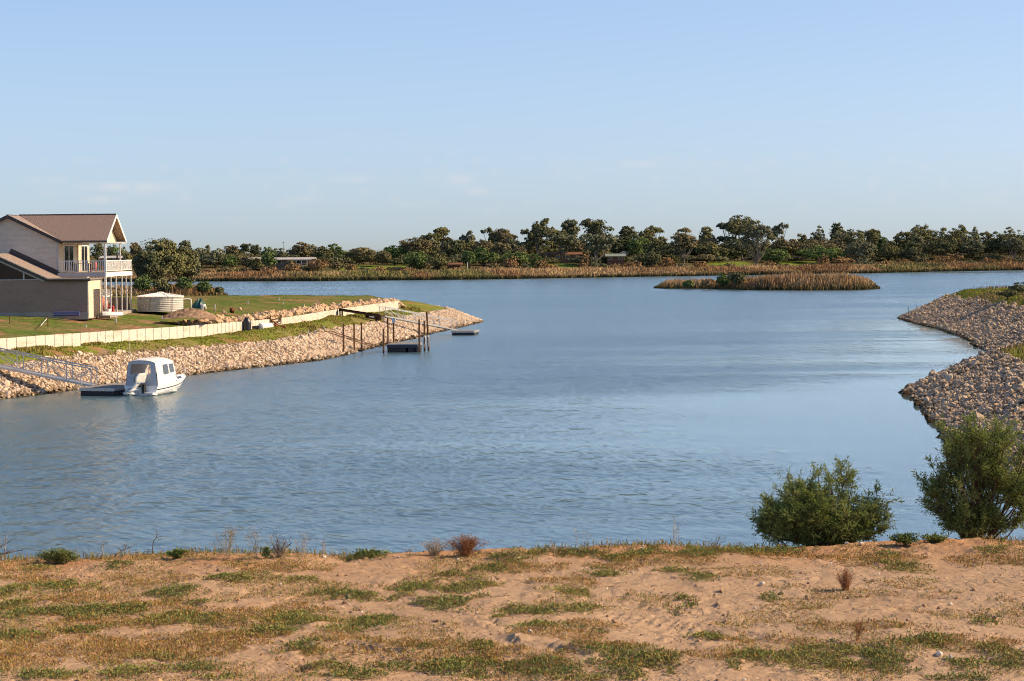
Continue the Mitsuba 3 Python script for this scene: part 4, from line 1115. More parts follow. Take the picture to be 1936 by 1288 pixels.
MT = part(BT, "outboard", bm_t(hull([(-.13 + a * .14, -.30 + b * .26, .86 + c * .02) for a in (-1, 1) for b in (-1, 1) for c in (-1, 1)] + [(-.10 + a * .18, -.28 + b * .30, 1.16) for a in (-1, 1) for b in (-1, 1)] + [(-.06 + a * .15, -.20 + b * .24, 1.36) for a in (-1, 1) for b in (-1, 1)] + [(-.05 + a * .08, -.15 + b * .14, 1.42) for a in (-1, 1) for b in (-1, 1)])), "motor_cream", smooth=50, label="cream outboard motor tilted up at the transom")
part(MT, "leg", bm_t(hull([(-.13 + a * .11, -.34 + b * .14, .88) for a in (-1, 1) for b in (-1, 1)] + [(-.26 + a * .075, -.66 + b * .11, .36) for a in (-1, 1) for b in (-1, 1)])), "motor_cream", smooth=50)
part(MT, "anti_ventilation_plate", bm_t(hull([(-.26 + a * .16, -.60 + b * .26 - .03, .38 + .06 * b) for a in (-1, 1) for b in (-1, 1)] + [(-.26 + a * .16, -.60 + b * .26 - .03, .405 + .06 * b) for a in (-1, 1) for b in (-1, 1)])), "motor_cream")
part(MT, "gearcase", bm_t(tube([(-.28, -.36, .10), (-.29, -.55, .13), (-.31, -.86, .20), (-.32, -1.02, .24)], [.03, .085, .095, .06], 10)), "motor_cream", smooth=50)
part(MT, "lower_leg", bm_t(hull([(-.26 + a * .06, -.64 + b * .10, .40) for a in (-1, 1) for b in (-1, 1)] + [(-.30 + a * .05, -.72 + b * .12, .18) for a in (-1, 1) for b in (-1, 1)])), "motor_cream", smooth=50)
part(MT, "skeg", bm_t(hull([(-.30, -.60, .12), (-.31, -.9, .18), (-.31, -.8, -.06), (-.30, -.72, -.06), (-.29, -.60, .11)])), "motor_cream")
pb = []
for a in (0.3, 2.4, 4.5):
    ca, sa = math.cos(a), math.sin(a)
    pb.append(hull([(-.32 + .05 * ca, -1.0, .25 + .05 * sa), (-.32 + .19 * math.cos(a - .5), -.97, .25 + .19 * math.sin(a - .5)), (-.32 + .21 * ca, -1.01, .25 + .21 * sa), (-.32 + .17 * math.cos(a + .5), -1.05, .25 + .17 * math.sin(a + .5)), (-.31 + .05 * ca, -1.03, .26 + .05 * sa)]))
part(MT, "propeller", bm_t(join(pb)), "galvanised")
part(MT, "mounting_bracket", bm_t(join([box(-.32, .06, -.12, .0, .15, .72), box(-.24, -.02, -.30, -.1, .55, .72)])), "rubber")
part(BT, "fender", bt(tube([(-1.24, 1.2, .15), (-1.24, 1.2, .22), (-1.24, 1.2, .62), (-1.24, 1.2, .7)], [.03, .1, .1, .03], 10)), "gelcoat", smooth=40)

# mooring ropes to the pontoon
for a, b, lab in (((-1.13, .5, .64), at(222.5, 727, .5) + [0, 0, .55], "grey mooring rope from the boat's stern quarter to the pontoon post"), ((-1.0, 4.2, .84), at(231, 726.5, .5) + [0, .3, .1], "grey mooring rope from the boat's side to the pontoon's far corner")):
    p = bt((np.array([a]), None))[0][0]
    k = thing("mooring_rope", lab, "rope")
    part(k, "rope_line", tube([p, p * .5 + b * .5 - [0, 0, .12], b], .015, 5), "stake_white")
# ================================================================ far vegetation
RF = np.random.default_rng(23)
TINTS = {"olive": ((0.185, 0.178, 0.079), (0.132, 0.132, 0.062)), "grey": ((0.185, 0.189, 0.110), (0.132, 0.136, 0.081)), "brown": ((0.211, 0.176, 0.095), (0.134, 0.121, 0.068)), "green": ((0.138, 0.187, 0.064), (0.101, 0.141, 0.053)), "dark": ((0.128, 0.132, 0.068), (0.090, 0.097, 0.052)), "autumn": ((0.314, 0.198, 0.097), (0.215, 0.143, 0.077))}
for nm, (a, b) in TINTS.items():
    def leaf_fn(p, n, uv, a=a, b=b):
        return mix(a, b, smoothstep(.3, .7, noise(p.x * .5, p.y * .5, p.z * .5))) * (.86 + .28 * noise(p.x * 2.1, p.y * 2.1, p.z * 2.1))
    scene["leaf_" + nm] = procmat(leaf_fn)
scene["bark_pale"] = mottled((.30, .26, .22), (.17, .14, .115), 1.2)
scene["bark_dark"] = mottled((.085, .065, .05), (.055, .042, .034), 1.2)


# habit: heads (fewest, most), head half-width, lowest head top, clusters per head, cluster radius, share of leaves inside
HABIT = {"gum": ((6, 9), (.17, .27), .45, (7, 11), (.055, .095), .08), "big": ((4, 6), (.26, .36), .66, (11, 16), (.065, .105), .22), "dome": ((2, 4), (.32, .44), .74, (18, 24), (.065, .105), .30),
         "mass": ((3, 5), (.28, .40), .62, (15, 20), (.065, .11), .32), "cone": ((1, 2), (.30, .40), .85, (26, 34), (.06, .10), .34)}


def crown_lobes(kind, rng):
    """leaf clusters (centre, radius) in a crown 1 wide and 1 high, z from 0 (lowest leaf) to 1, grouped in rounded heads; and the heads"""
    (h0, h1), (w0, w1), low, (c0, c1), (r0, r1), _ = HABIT[kind]
    L, heads, k = [], [], rng.integers(h0, h1 + 1)
    for h in range(k):
        hw = rng.uniform(w0, w1)
        a = rng.uniform(0, 6.28) if k > 2 else h * 3.14 + rng.uniform(-.5, .5)
        off = (.5 - hw) * (math.sqrt(rng.uniform(.15, 1)) if k > 1 else .1)
        cx, cy = off * math.cos(a), off * math.sin(a)
        top = 1.0 if h == 0 else rng.uniform(low, 1.0)
        hh = top * rng.uniform(.62, .85) if kind in ("mass", "dome", "cone") else rng.uniform(.24, .36) if kind == "gum" else rng.uniform(.40, .55)
        heads.append((cx, cy, top - hh * .5, hw, hh * .5))
        for i in range(rng.integers(c0, c1 + 1)):
            rad = rng.uniform(r0, r1)
            s_ = rng.uniform(-.75, 1); b = rng.uniform(0, 6.28); q = math.sqrt(1 - s_ * s_) * rng.uniform(.8, 1.0)
            if kind == "cone": q *= 1 - .55 * max(0, s_)
            L.append(((cx + (hw - rad * .6) * q * math.cos(b), cy + (hw - rad * .6) * q * math.sin(b), max(.03, top - hh * .5 + (hh * .5 - rad * .5) * s_)), rad))
    return L, heads


def build_tree(name, label, base, H, W, kind, tint, rng, n, leaf, trunk="bark_dark", bare=None, group=None, cat="tree"):
    """trunk with limbs to every leaf cluster, and a crown of many small leaf clumps"""
    key = thing(name, label, cat, group)
    cb = {"gum": .30, "big": .26, "dome": .14, "mass": .02, "cone": .05}[kind] if bare is None else bare
    L, heads = crown_lobes(kind, rng)
    zc = H * cb
    sc = np.array([W, W, H - zc])
    off = np.array([0, 0, zc])
    lm = np.array([c for c, _ in L]) * sc + off
    rad = np.array([r for _, r in L])
    pos, nrm = [], []
    fill = HABIT[kind][5]
    wts = rad ** 1.8; cnt = (n * (1 - fill) * wts / wts.sum()).astype(int)
    for c, r, m in zip(lm, rad, cnt):
        d = rng.normal(size=(m, 3)); d /= np.linalg.norm(d, axis=1, keepdims=True)
        d[:, 2] = np.where(d[:, 2] < -.35, -d[:, 2] * .6, d[:, 2])
        q = rng.uniform(.35, 1.0, m)[:, None] ** .6 * (1 + .5 * (meshkit.noise(d * 2.3 + c * .37, 3)[:, None] - .4))
        pos.append(c + d * q * r * np.array([W, W, min((H - zc), W * 1.1) * .85]))
        nn = d + rng.normal(0, .30, (m, 3)); nrm.append(nn / np.linalg.norm(nn, axis=1, keepdims=True))
    m = int(n * fill)          # thinner leaves through the inside
    hd = np.array(heads)[rng.integers(0, len(heads), m)]
    d = rng.normal(size=(m, 3)); d /= np.linalg.norm(d, axis=1, keepdims=True)
    pos.append((hd[:, :3] + d * rng.uniform(.2, .92, (m, 1)) * np.stack([hd[:, 3], hd[:, 3], hd[:, 4]], 1)) * sc + off)
    nn = d + [0, 0, .3] + rng.normal(0, .45, (m, 3)); nrm.append(nn / np.linalg.norm(nn, axis=1, keepdims=True))
    pos, nrm = np.vstack(pos), np.vstack(nrm)
    pos[:, 2] = np.maximum(pos[:, 2], .1)
    v, f = leaf_quads(pos, nrm, leaf, rng)
    put(f"{key}__crown", (v + base, f), "leaf_" + tint)
    r0 = max(.09, H * .020)
    lean = rng.normal(0, .04, 2) * H
    limbs = [tube([(0, 0, -.4), (lean[0] * .3, lean[1] * .3, H * cb * .6), (lean[0], lean[1], max(H * .45, zc))], [r0 * 1.25, r0 * .95, r0 * .6], 7)]
    fork = np.array([lean[0] * .5, lean[1] * .5, max(.15 * H, H * cb * .75)])
    for c in lm[rng.permutation(len(lm))[:11]]:
        mid = (fork + c) / 2 + [0, 0, -.06 * H] + rng.normal(0, .02 * H, 3)
        limbs.append(tube([fork, mid, c + (c - fork) * .12], [r0 * .62, r0 * .46, r0 * .22], 5))
    v, f = join(limbs)
    put(f"{key}__trunk", (v + base, f), trunk, smooth=True)
    return key


def shore_depth(px):
    return float(np.interp(px, [p[0] for p in FAR_PX], [q[1] for q in FAR_SHORE]))


ORD = ["first", "second", "third", "fourth", "fifth", "sixth", "seventh", "eighth", "ninth", "tenth", "eleventh", "twelfth", "thirteenth", "fourteenth", "fifteenth", "sixteenth", "seventeenth", "eighteenth", "nineteenth", "twentieth"]
# the far tree line: (pixel of the crown's middle, pixel row of its top, crown width in pixels, metres behind the shoreline, habit, tint, trunk)
TREES = [(186, 457, 26, 90, "dome", "olive", 0), (210, 463, 24, 100, "mass", "dark", 0), (238, 466, 24, 80, "mass", "olive", 0), (256, 459, 30, 70, "big", "brown", 0), (10, 468, 40, 90, "mass", "olive", 0), (150, 466, 40, 90, "mass", "dark", 0),
         (380, 468, 34, 60, "mass", "grey", 0), (392, 462, 14, 90, "cone", "olive", 0), (407, 470, 42, 48, "mass", "grey", 0), (437, 464, 28, 80, "big", "brown", 0), (459, 460, 28, 100, "gum", "dark", 0), (484, 461, 23, 110, "dome", "dark", 0), (468, 479, 34, 50, "mass", "brown", 0),
         (505, 467, 30, 34, "mass", "green", 0), (482, 482, 30, 36, "mass", "olive", 0), (548, 492, 20, 32, "mass", "brown", 0), (432, 481, 30, 44, "mass", "green", 0), (534, 469, 38, 90, "mass", "dark", 0), (566, 458, 48, 100, "dome", "brown", 0), (588, 462, 30, 105, "dome", "grey", 0), (612, 466, 34, 70, "dome", "olive", 0), (636, 460, 40, 105, "mass", "green", 0),
         (678, 468, 58, 60, "dome", "brown", 0), (700, 474, 28, 75, "dome", "brown", 0), (722, 475, 36, 55, "dome", "brown", 0), (746, 464, 50, 80, "dome", "green", 0), (783, 448, 64, 80, "dome", "brown", 0), (812, 441, 40, 95, "dome", "olive", 0), (835, 430, 42, 110, "gum", "olive", 1), (852, 455, 38, 90, "mass", "dark", 0),
         (884, 435, 36, 110, "cone", "grey", 0), (868, 452, 34, 90, "mass", "dark", 0), (790, 474, 50, 32, "mass", "green", 0), (826, 473, 42, 30, "mass", "olive", 0), (885, 470, 28, 26, "cone", "green", 0), (915, 468, 50, 42, "dome", "green", 0), (930, 430, 38, 120, "gum", "dark", 0), (955, 429, 46, 115, "dome", "brown", 0),
         (916, 453, 38, 85, "dome", "brown", 0), (950, 459, 38, 70, "dome", "brown", 0), (973, 445, 36, 100, "mass", "grey", 0), (984, 462, 26, 60, "dome", "brown", 0), (975, 473, 54, 40, "mass", "green", 0), (1000, 433, 36, 110, "gum", "dark", 0), (1020, 412, 34, 105, "gum", "olive", 1), (1018, 430, 46, 95, "gum", "dark", 1), (1012, 477, 24, 25, "mass", "green", 0),
         (1050, 430, 46, 110, "gum", "olive", 1), (1079, 415, 36, 115, "big", "grey", 1), (1062, 440, 66, 75, "big", "grey", 1), (1127, 412, 60, 100, "big", "dark", 1), (1128, 441, 66, 50, "big", "grey", 1), (1092, 455, 40, 90, "mass", "brown", 0), (1165, 446, 36, 90, "mass", "dark", 0), (1191, 427, 48, 95, "big", "dark", 0), (1218, 428, 30, 100, "mass", "olive", 0),
         (1243, 427, 40, 100, "gum", "olive", 1), (1204, 447, 46, 85, "mass", "green", 0), (1250, 452, 52, 60, "mass", "dark", 0), (1223, 474, 50, 30, "dome", "dark", 0), (1293, 431, 58, 55, "big", "brown", 1), (1338, 429, 36, 120, "big", "olive", 1), (1335, 443, 42, 105, "dome", "brown", 0), (1348, 456, 56, 75, "mass", "olive", 0), (1403, 407, 70, 95, "big", "olive", 1), (1376, 421, 44, 100, "gum", "dark", 1),
         (1428, 419, 72, 24, "big", "grey", 1), (1390, 452, 66, 75, "mass", "dark", 0), (1473, 421, 38, 110, "gum", "grey", 1), (1490, 450, 56, 90, "mass", "brown", 0), (1462, 468, 56, 32, "mass", "green", 0), (1517, 441, 24, 110, "gum", "olive", 0), (1544, 427, 25, 120, "dome", "olive", 0), (1581, 420, 30, 115, "cone", "dark", 0), (1590, 434, 40, 100, "dome", "grey", 0), (1540, 449, 86, 85, "mass", "brown", 0), (1560, 464, 96, 60, "mass", "green", 0),
         (1622, 433, 56, 80, "mass", "olive", 0), (1645, 432, 36, 85, "big", "olive", 1), (1628, 455, 60, 45, "dome", "grey", 1), (1671, 446, 30, 90, "mass", "green", 0), (1680, 455, 44, 60, "mass", "olive", 0), (1704, 437, 42, 80, "mass", "olive", 0), (1745, 424, 42, 95, "dome", "olive", 0), (1734, 431, 36, 75, "mass", "grey", 0), (1783, 430, 42, 90, "mass", "olive", 0), (1817, 425, 38, 95, "mass", "olive", 0), (1843, 427, 20, 95, "cone", "grey", 0),
         (1840, 440, 50, 70, "mass", "grey", 0), (1772, 447, 62, 55, "mass", "dark", 0), (1801, 436, 34, 85, "mass", "olive", 0), (1868, 437, 32, 85, "mass", "olive", 0), (1905, 429, 26, 90, "mass", "olive", 0), (1890, 436, 36, 80, "mass", "dark", 0), (1926, 434, 38, 85, "mass", "olive", 0), (1915, 448, 48, 50, "big", "grey", 1), (1720, 458, 40, 50, "mass", "dark", 0), (1950, 440, 40, 70, "mass", "olive", 0)]
# a second row closes the gaps behind
for px in range(268, 1960, 21):
    e = float(np.interp(px, [260, 560, 740, 800, 1000, 1150, 1500, 1960], [478, 476, 474, 458, 452, 458, 452, 450]))
    TREES.append((px + RF.uniform(-6, 6), e + RF.uniform(2, 15), RF.uniform(30, 52), RF.uniform(125, 170), "mass", ("dark", "olive", "dark", "grey")[RF.integers(4)], 0))
# low growth under the trees hides the trunks' feet
for px in np.arange(372, 1960, 17.0):
    if 655 < px < 738 or 1036 < px < 1092 or 1382 < px < 1425 or 1508 < px < 1550: continue
    TREES.append((px + RF.uniform(-6, 6), RF.uniform(479, 489) - 3 * (px > 1200), RF.uniform(34, 60), RF.uniform(56, 92), "mass", ("dark", "olive", "brown", "dark", "grey")[RF.integers(5)], 0))
for px in np.arange(560, 1960, 26.0):
    e = float(np.interp(px, [560, 740, 780, 1000, 1150, 1500, 1960], [474, 472, 456, 450, 456, 452, 448]))
    TREES.append((px + RF.uniform(-8, 8), e + RF.uniform(0, 14), RF.uniform(40, 66), RF.uniform(100, 123), "dome", ("dark", "olive", "grey", "brown")[RF.integers(4)], 0))
WORD = {"gum": "open-crowned gum tree", "big": "broad spreading gum tree", "dome": "round-topped tree", "mass": "dense bushy tree", "cone": "narrow upright tree"}
TW = {"olive": "olive-green", "grey": "grey-green", "brown": "brownish", "green": "fresh green", "dark": "very dark"}
ordered = sorted(TREES, key=lambda t: t[0])
seen = {}
for px, top, wpx, back, kind, tint, pale in ordered:
    D = shore_depth(px) + back
    g = ad(px, 500, D); g[2] = float(z_far(np.array([g[0]]), np.array([g[1]]))[0])
    tp = ad(px, top, D)
    Ht, Wt = tp[2] - g[2], wpx * D / FOC * {'mass': 1.42, 'dome': 1.32, 'big': 1.24, 'gum': 1.22, 'cone': 1.25}[kind]
    kk = (kind, tint, back > 124); seen[kk] = seen.get(kk, 0) + 1
    nth = ORD[seen[kk] - 1] if seen[kk] <= 20 else f"{seen[kk]}th"
    lab = f"{TW[tint]} {WORD[kind]}, {nth} such from the left in the " + ("hindmost far row" if back > 124 else "far tree line")
    if (px, top) == (1428, 419): lab = "large gum tree with a leaning pale trunk on the far lawn, nearest the water"
    area = wpx * max(10, (top and (500 - top)))
    n = int(np.clip(area * 1.45, 950, 4200)) if back < 124 else 1000
    build_tree("tree", lab, g, Ht, Wt, kind, tint, np.random.default_rng(int(px * 7 + top)), n, (.40 if back < 124 else .64) * (1.0 if wpx > 26 else .8), "bark_pale" if pale else "bark_dark", bare=.22 if (kind == "big" and back < 60) else None)

# the big tree and scrub on the headland behind the house
for px, top, wpx, D, kind, tint, n, lab in ((300, 446, 104, 424, "mass", "olive", 11000, "large rounded dark olive tree on the headland right of the house"), (342, 455, 62, 428, "mass", "olive", 6500, "paler feathery green tree joined to the right side of the big headland tree"), (275, 470, 54, 418, "mass", "dark", 5000, "very dark low tree in front of the left side of the big headland tree"), (358, 470, 40, 430, "mass", "grey", 2600, "grey-green drooping tree at the right end of the headland trees")):
    g = ad(px, 540, D); g[2] = 1.2; tp = ad(px, top, D)
    build_tree("headland_tree", lab, g, tp[2] - 1.2, wpx * D / FOC * 1.3, kind, tint, np.random.default_rng(px), n, .30, "bark_dark")
for px, top, wpx, D, tint, lab in ((268, 519, 50, 410, "green", "low green shrub at the foot of the very dark headland tree"), (305, 527, 46, 408, "olive", "olive shrub between two green shrubs on the headland"), (345, 524, 52, 410, "green", "wide green shrub in the middle of the headland scrub"), (385, 530, 44, 412, "green", "green shrub sloping down towards the headland's tip"), (414, 543, 24, 414, "dark", "last small dark shrub at the headland's tip")):
    g = ad(px, 552, D); g[2] = .8; tp = ad(px, top, D)
    build_tree("shrub", lab, g, tp[2] - .8, wpx * D / FOC, "mass", tint, np.random.default_rng(px + 1), 1300, .26, "bark_dark", cat="shrub")

# reeds
def reed_fn(p, n, uv):
    t = noise(p.x * .16, p.y * .16, 2.0)
    c = mix((.40, .285, .155), (.27, .165, .085), smoothstep(.35, .65, fbm(p.x * .06, p.y * .06, 2.0, 3)))
    c = mix(c, (.205, .185, .075), smoothstep(.50, .66, fbm(p.x * .035 + 7, p.y * .05, 5.0, 3)))
    c = c * (.92 + .46 * t)
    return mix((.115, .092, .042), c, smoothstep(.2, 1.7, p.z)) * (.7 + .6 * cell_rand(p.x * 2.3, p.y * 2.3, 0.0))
scene["reed"] = procmat(reed_fn)


def reed_bed(poly, zf, inner, n, h, wdt, rng, box_, hf=None):
    q = np.stack([rng.uniform(box_[0], box_[1], n), rng.uniform(box_[2], box_[3], n)], 1)
    d = depth_in(poly, q[:, 0], q[:, 1])
    ok = (d > -.6) & (d < inner + 5 * nz(q[:, 0], q[:, 1], .05, 12))
    q, d = q[ok], d[ok]
    hh = h * (.35 + .55 * meshkit.noise(np.stack([q[:, 0] * .45, q[:, 1] * .3, q[:, 0] * 0], -1), 8) + .75 * meshkit.noise(np.stack([q[:, 0] * .11, q[:, 1] * .11, q[:, 0] * 0], -1), 9)) * np.clip(.55 + d * .25, .5, 1)
    if hf is not None: hh = hh * hf(q[:, 0], q[:, 1])
    z = np.maximum(zf(q[:, 0], q[:, 1]), -.1)
    return blades(np.concatenate([q, z[:, None]], 1), hh, wdt, rng, .12)


nR = 92000
L = shapely.LineString(FAR_SHORE); s_lo, s_hi = [L.project(shapely.Point(*at(px, 531 if px < 500 else 511, 0)[:2])) for px in (120, 2050)]
s = RF.uniform(s_lo, s_hi, nR); o = RF.uniform(-.6, 1, nR) ; o = np.where(o > 0, np.abs(o) ** 1.4 * 17, o)
pt = shapely.get_coordinates(shapely.line_interpolate_point(L, s)); pt2 = shapely.get_coordinates(shapely.line_interpolate_point(L, s + 1)); tt = pt2 - pt
wob = 3.5 * nz(s, s * 0, .06, 40, 3) * 2
q = pt + np.stack([-tt[:, 1], tt[:, 0]], 1) * (o + np.maximum(wob, -1) * 0)[:, None]
clump = .6 * meshkit.noise(np.stack([s * .21, o * .3, 0 * s], -1), 29) + .4 * meshkit.noise(np.stack([s * .06, o * .12, 0 * s], -1), 19)
hh = (1.7 + 1.3 * clump) * np.clip(.6 + o * .1, .45, 1.15)
z = np.maximum(z_far(q[:, 0], q[:, 1]), -.1)
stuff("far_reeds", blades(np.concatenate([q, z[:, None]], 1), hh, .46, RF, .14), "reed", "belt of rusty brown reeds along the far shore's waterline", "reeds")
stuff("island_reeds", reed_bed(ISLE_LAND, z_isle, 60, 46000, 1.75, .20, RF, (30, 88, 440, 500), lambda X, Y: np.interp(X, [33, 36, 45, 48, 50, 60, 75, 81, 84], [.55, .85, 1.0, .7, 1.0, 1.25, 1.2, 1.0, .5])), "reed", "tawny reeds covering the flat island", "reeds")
stuff("headland_reeds", reed_bed(HEAD_LAND, z_head, 9, 90000, 1.75, .16, RF, (-150, -54, 390, 472)), "reed", "tawny reeds fringing the headland behind the house", "reeds")
for px, top, wpx, D, tint, lab in ((1300, 531, 26, 470, "green", "small green bush near the left end of the reedy island"), (1585, 527, 40, 458, "olive", "low olive bush on the right half of the reedy island"), (1392, 515, 46, 462, "dark", "dark green round bush among the island's reeds"), (1368, 517, 30, 466, "green", "lighter green bush left of the island's dark bush"), (1340, 527, 34, 462, "autumn", "low brownish bush on the island's left half")):
    g = ad(px, 545, D); g[2] = .3; tp = ad(px, top, D)
    build_tree("island_bush", lab, g, tp[2] - .3, wpx * D / FOC, "mass", tint, np.random.default_rng(px), 1100, .34, "bark_dark", cat="bush")

# bare brown scrub between the reeds and the trees
SCRUB = [(552, 497, 40), (600, 487, 46), (640, 494, 36), (663, 500, 30), (580, 501, 40), (510, 503, 46), (470, 505, 40), (430, 505, 40), (395, 508, 36), (690, 506, 40), (715, 503, 34), (745, 505, 36), (795, 497, 44), (770, 506, 36), (830, 504, 36), (862, 506, 38), (905, 505, 40), (935, 497, 36), (968, 484, 40), (1000, 497, 40), (1022, 490, 34), (1045, 500, 30), (985, 505, 50), (1105, 481, 26), (1130, 497, 40), (1165, 499, 44),
         (1192, 492, 44), (1230, 500, 40), (1258, 487, 36), (1290, 497, 40), (1322, 494, 34), (1350, 502, 44), (1380, 498, 26), (1452, 492, 30), (1480, 499, 44), (1515, 500, 40), (1555, 479, 26), (1540, 496, 50), (1598, 482, 56), (1635, 487, 50), (1670, 490, 40), (1706, 489, 36), (1740, 484, 36), (1790, 476, 60), (1830, 492, 50), (1868, 486, 40), (1905, 483, 34), (1930, 486, 40), (1760, 494, 46), (1575, 500, 60)]
for i, (px, top, wpx) in enumerate(SCRUB):
    D = shore_depth(px) + 24 + (i * 7 % 5) * 3
    g = ad(px, 510, D); g[2] = float(z_far(np.array([g[0]]), np.array([g[1]]))[0]); tp = ad(px, top, D)
    tint = ("autumn", "autumn", "brown", "autumn", "grey")[i % 5]
    what = {"autumn": "rusty brown", "brown": "dull brown", "grey": "grey-brown"}[tint]
    where = "under the left trees" if px < 760 else "under the middle trees" if px < 1300 else "under the right trees"
    rank = sorted(q[0] for q in SCRUB if (q[0] < 760, q[0] < 1300) == (px < 760, px < 1300)).index(px)
    nth = ORD[rank] if rank < 20 else f"{rank + 1}th"
    build_tree("scrub_bush", f"{what} bush behind the far reeds, {nth} from the left {where}", g, max(1.5, tp[2] - g[2]), wpx * D / FOC * 1.15, "mass", tint, np.random.default_rng(i), 620, .42, "bark_dark", cat="bush")

# ================================================================ far houses, poles, palm
scene["far_roof"] = rough((.34, .33, .31), .6)
scene["far_wall"] = rough((.20, .16, .125), .8)
scene["far_brick"] = mottled((.22, .12, .08), (.16, .09, .065), .8)
scene["green_roof"] = rough((.17, .21, .17), .6)


def far_house(label, px0, px1, y_roof, y_eave, y_base, back, wallm, roofm, posts=0, gable=False):
    D = shore_depth((px0 + px1) / 2) + back
    a, b = ad(px0, y_eave, D), ad(px1, y_eave, D)
    zr, ze, zb = ad(px0, y_roof, D)[2], min(a[2], b[2]), ad(px0, y_base, D)[2]
    x0, x1, dep = a[0], b[0], 8.0
    k = thing("far_house", label, "house")
    w = part(k, "wall", box(x0 + .4, x1 - .4, D + .6, D + dep, zb - 1.5, ze), wallm)
    n = max(2, int((x1 - x0) / 3.2))
    for i in range(n):
        xm = x0 + (i + .5) * (x1 - x0) / n
        wn = part(k, "window", box(xm - .75, xm + .75, D + .56, D + .62, zb + .8, min(ze - .3, zb + 2.1)), "white_paint")
        part(wn, "pane", box(xm - .66, xm + .66, D + .53, D + .565, zb + .88, min(ze - .4, zb + 2.02)), "dark_glass")
    if gable:
        roof = prism(np.array([[x0 - .4, ze], [x1 + .4, ze], [(x0 + x1) / 2, zr]]), 1, D - .2, D + dep + .4)
    else:
        roof = prism(np.array([[D - .6, ze], [D + dep + .5, ze], [D + dep * .5, zr]]), 0, x0 - .3, x1 + .3)
    part(k, "roof", roof, roofm)
    if posts:
        v = part(k, "veranda", box(x0 + (x1 - x0) * .42, x1 + .1, D - 3.2, D - .65, ze - .28, ze - .14), roofm)
        part(v, "deck", box(x0 + (x1 - x0) * .42, x1 + .1, D - 3.2, D - .1, zb - .1, zb + .1), "far_wall")
        for i in range(posts):
            x = x0 + (x1 - x0) * (.44 + .56 * i / (posts - 1))
            part(v, "post", box(x - .09, x + .09, D - 3.2, D - 3.02, zb - 1.4, ze - .28), "white_paint")
        part(v, "rail", box(x0 + (x1 - x0) * .44, x1, D - 3.16, D - 3.08, zb + .85, zb + .95), "white_paint")
    return k


far_house("low far house with a pale roof and white-posted veranda left of middle", 518, 593, 487, 490.5, 504, 42, "far_wall", "far_roof", 5)
far_house("small pale-roofed far house half hidden left of the veranda house", 470, 501, 486.5, 490, 501, 46, "far_wall", "far_roof")
far_house("far house showing only a thin white roof line above the left trees", 366, 386, 472, 474.5, 482, 112, "far_wall", "white_paint")
far_house("low brick far house between the shrubs, left of the tall gums", 843, 873, 497, 500, 507, 34, "far_brick", "far_brick")
far_house("brick far house under the tall gums with a lawn before it", 1028, 1100, 477, 481, 493, 74, "far_brick", "far_brick")
far_house("green-roofed far shed with a white gable beside it", 1146, 1182, 480, 484.5, 495, 52, "far_brick", "green_roof")
far_house("small white-gabled far cottage right of the green-roofed shed", 1176, 1186, 475, 478, 486, 70, "white_paint", "far_roof", 0, True)
far_house("far house with a pale roof glimpsed between dark trees right of the middle", 1330, 1358, 476, 478.5, 486, 84, "far_brick", "far_roof")
far_house("dark-roofed far house seen under the balcony roof behind the house", 188, 226, 484, 488, 496, 60, "far_wall", "far_roof")
for px, yb, yt, back, lab, r in ((535.5, 480, 457, 85, "thin far radio mast above the tree line left of middle", .09), (630, 506, 478, 40, "far power pole right of the veranda house", .13), (884, 509, 496, 14, "short white far post standing in the reeds", .16), (1157, 488, 462, 95, "far pole showing between the two tallest tree groups", .12), (1300, 508, 478, 30, "dark far pole among the brown scrub", .1)):
    D = shore_depth(px) + back; p = ad(px, yb, D); t_ = ad(px, yt, D)
    k = thing("far_pole", lab, "pole")
    part(k, "shaft", tube([p - [0, 0, 3], t_], [r, r * .8], 7), "stake_white" if "white" in lab else "stake_wood")
    part(k, "crossarm", beam(t_ + [-.5, 0, -.35], t_ + [.5, 0, -.35], .1, .12), "stake_wood")
D = shore_depth(221) + 40; g = ad(221, 500, D); g[2] = 3.5; tp = ad(221, 470, D)
K = thing("palm_tree", "far palm tree glimpsed below the balcony roof", "palm")
part(K, "trunk", tube([g, g * .5 + tp * .5 + [.1, 0, 0], tp], [.35, .3, .28], 8), "bark_dark")
for i in range(22):
    a, e0 = RF.uniform(0, 6.28), RF.uniform(-.2, 1.1)
    dr_ = np.array([math.cos(a), math.sin(a), 0])
    P = [tp + dr_ * (2.6 * t_) + [0, 0, 2.6 * t_ * math.sin(e0) - 2.2 * t_ ** 2] for t_ in (0, .25, .5, .75, 1)]
    sd = np.cross(dr_, (0, 0, 1)) * .32
    part(K, "frond", gridpts(np.array([[p - sd * w_ - [0, 0, .1], p + [0, 0, .05], p + sd * w_ - [0, 0, .1]] for p, w_ in zip(P, (.3, 1, 1, .7, .1))])), "leaf_green")
# ================================================================ foreground bank of sandy dirt
RG = np.random.default_rng(41)
DZ = 4.4


def bank_edge(x):
    return 31.45 + 0.06 * x + 0.35 * (meshkit.noise(np.stack([x * .5, 0 * x, 0 * x], -1), 77) - .5)


RUTS = [((640, 1222), (790, 1238), .16), ((560, 1190), (665, 1182), .12), ((930, 1212), (1015, 1226), .13), ((905, 1180), (960, 1190), .12), ((755, 1194), (885, 1208), .10), ((1010, 1222), (1110, 1248), .10), ((895, 1248), (940, 1254), .1)]
TRACKS = [((1560, 1125), (1936, 1085), .55), ((1180, 1170), (1480, 1120), .5), ((1480, 1165), (1936, 1150), .5), ((1100, 1160), (1330, 1200), .5)]


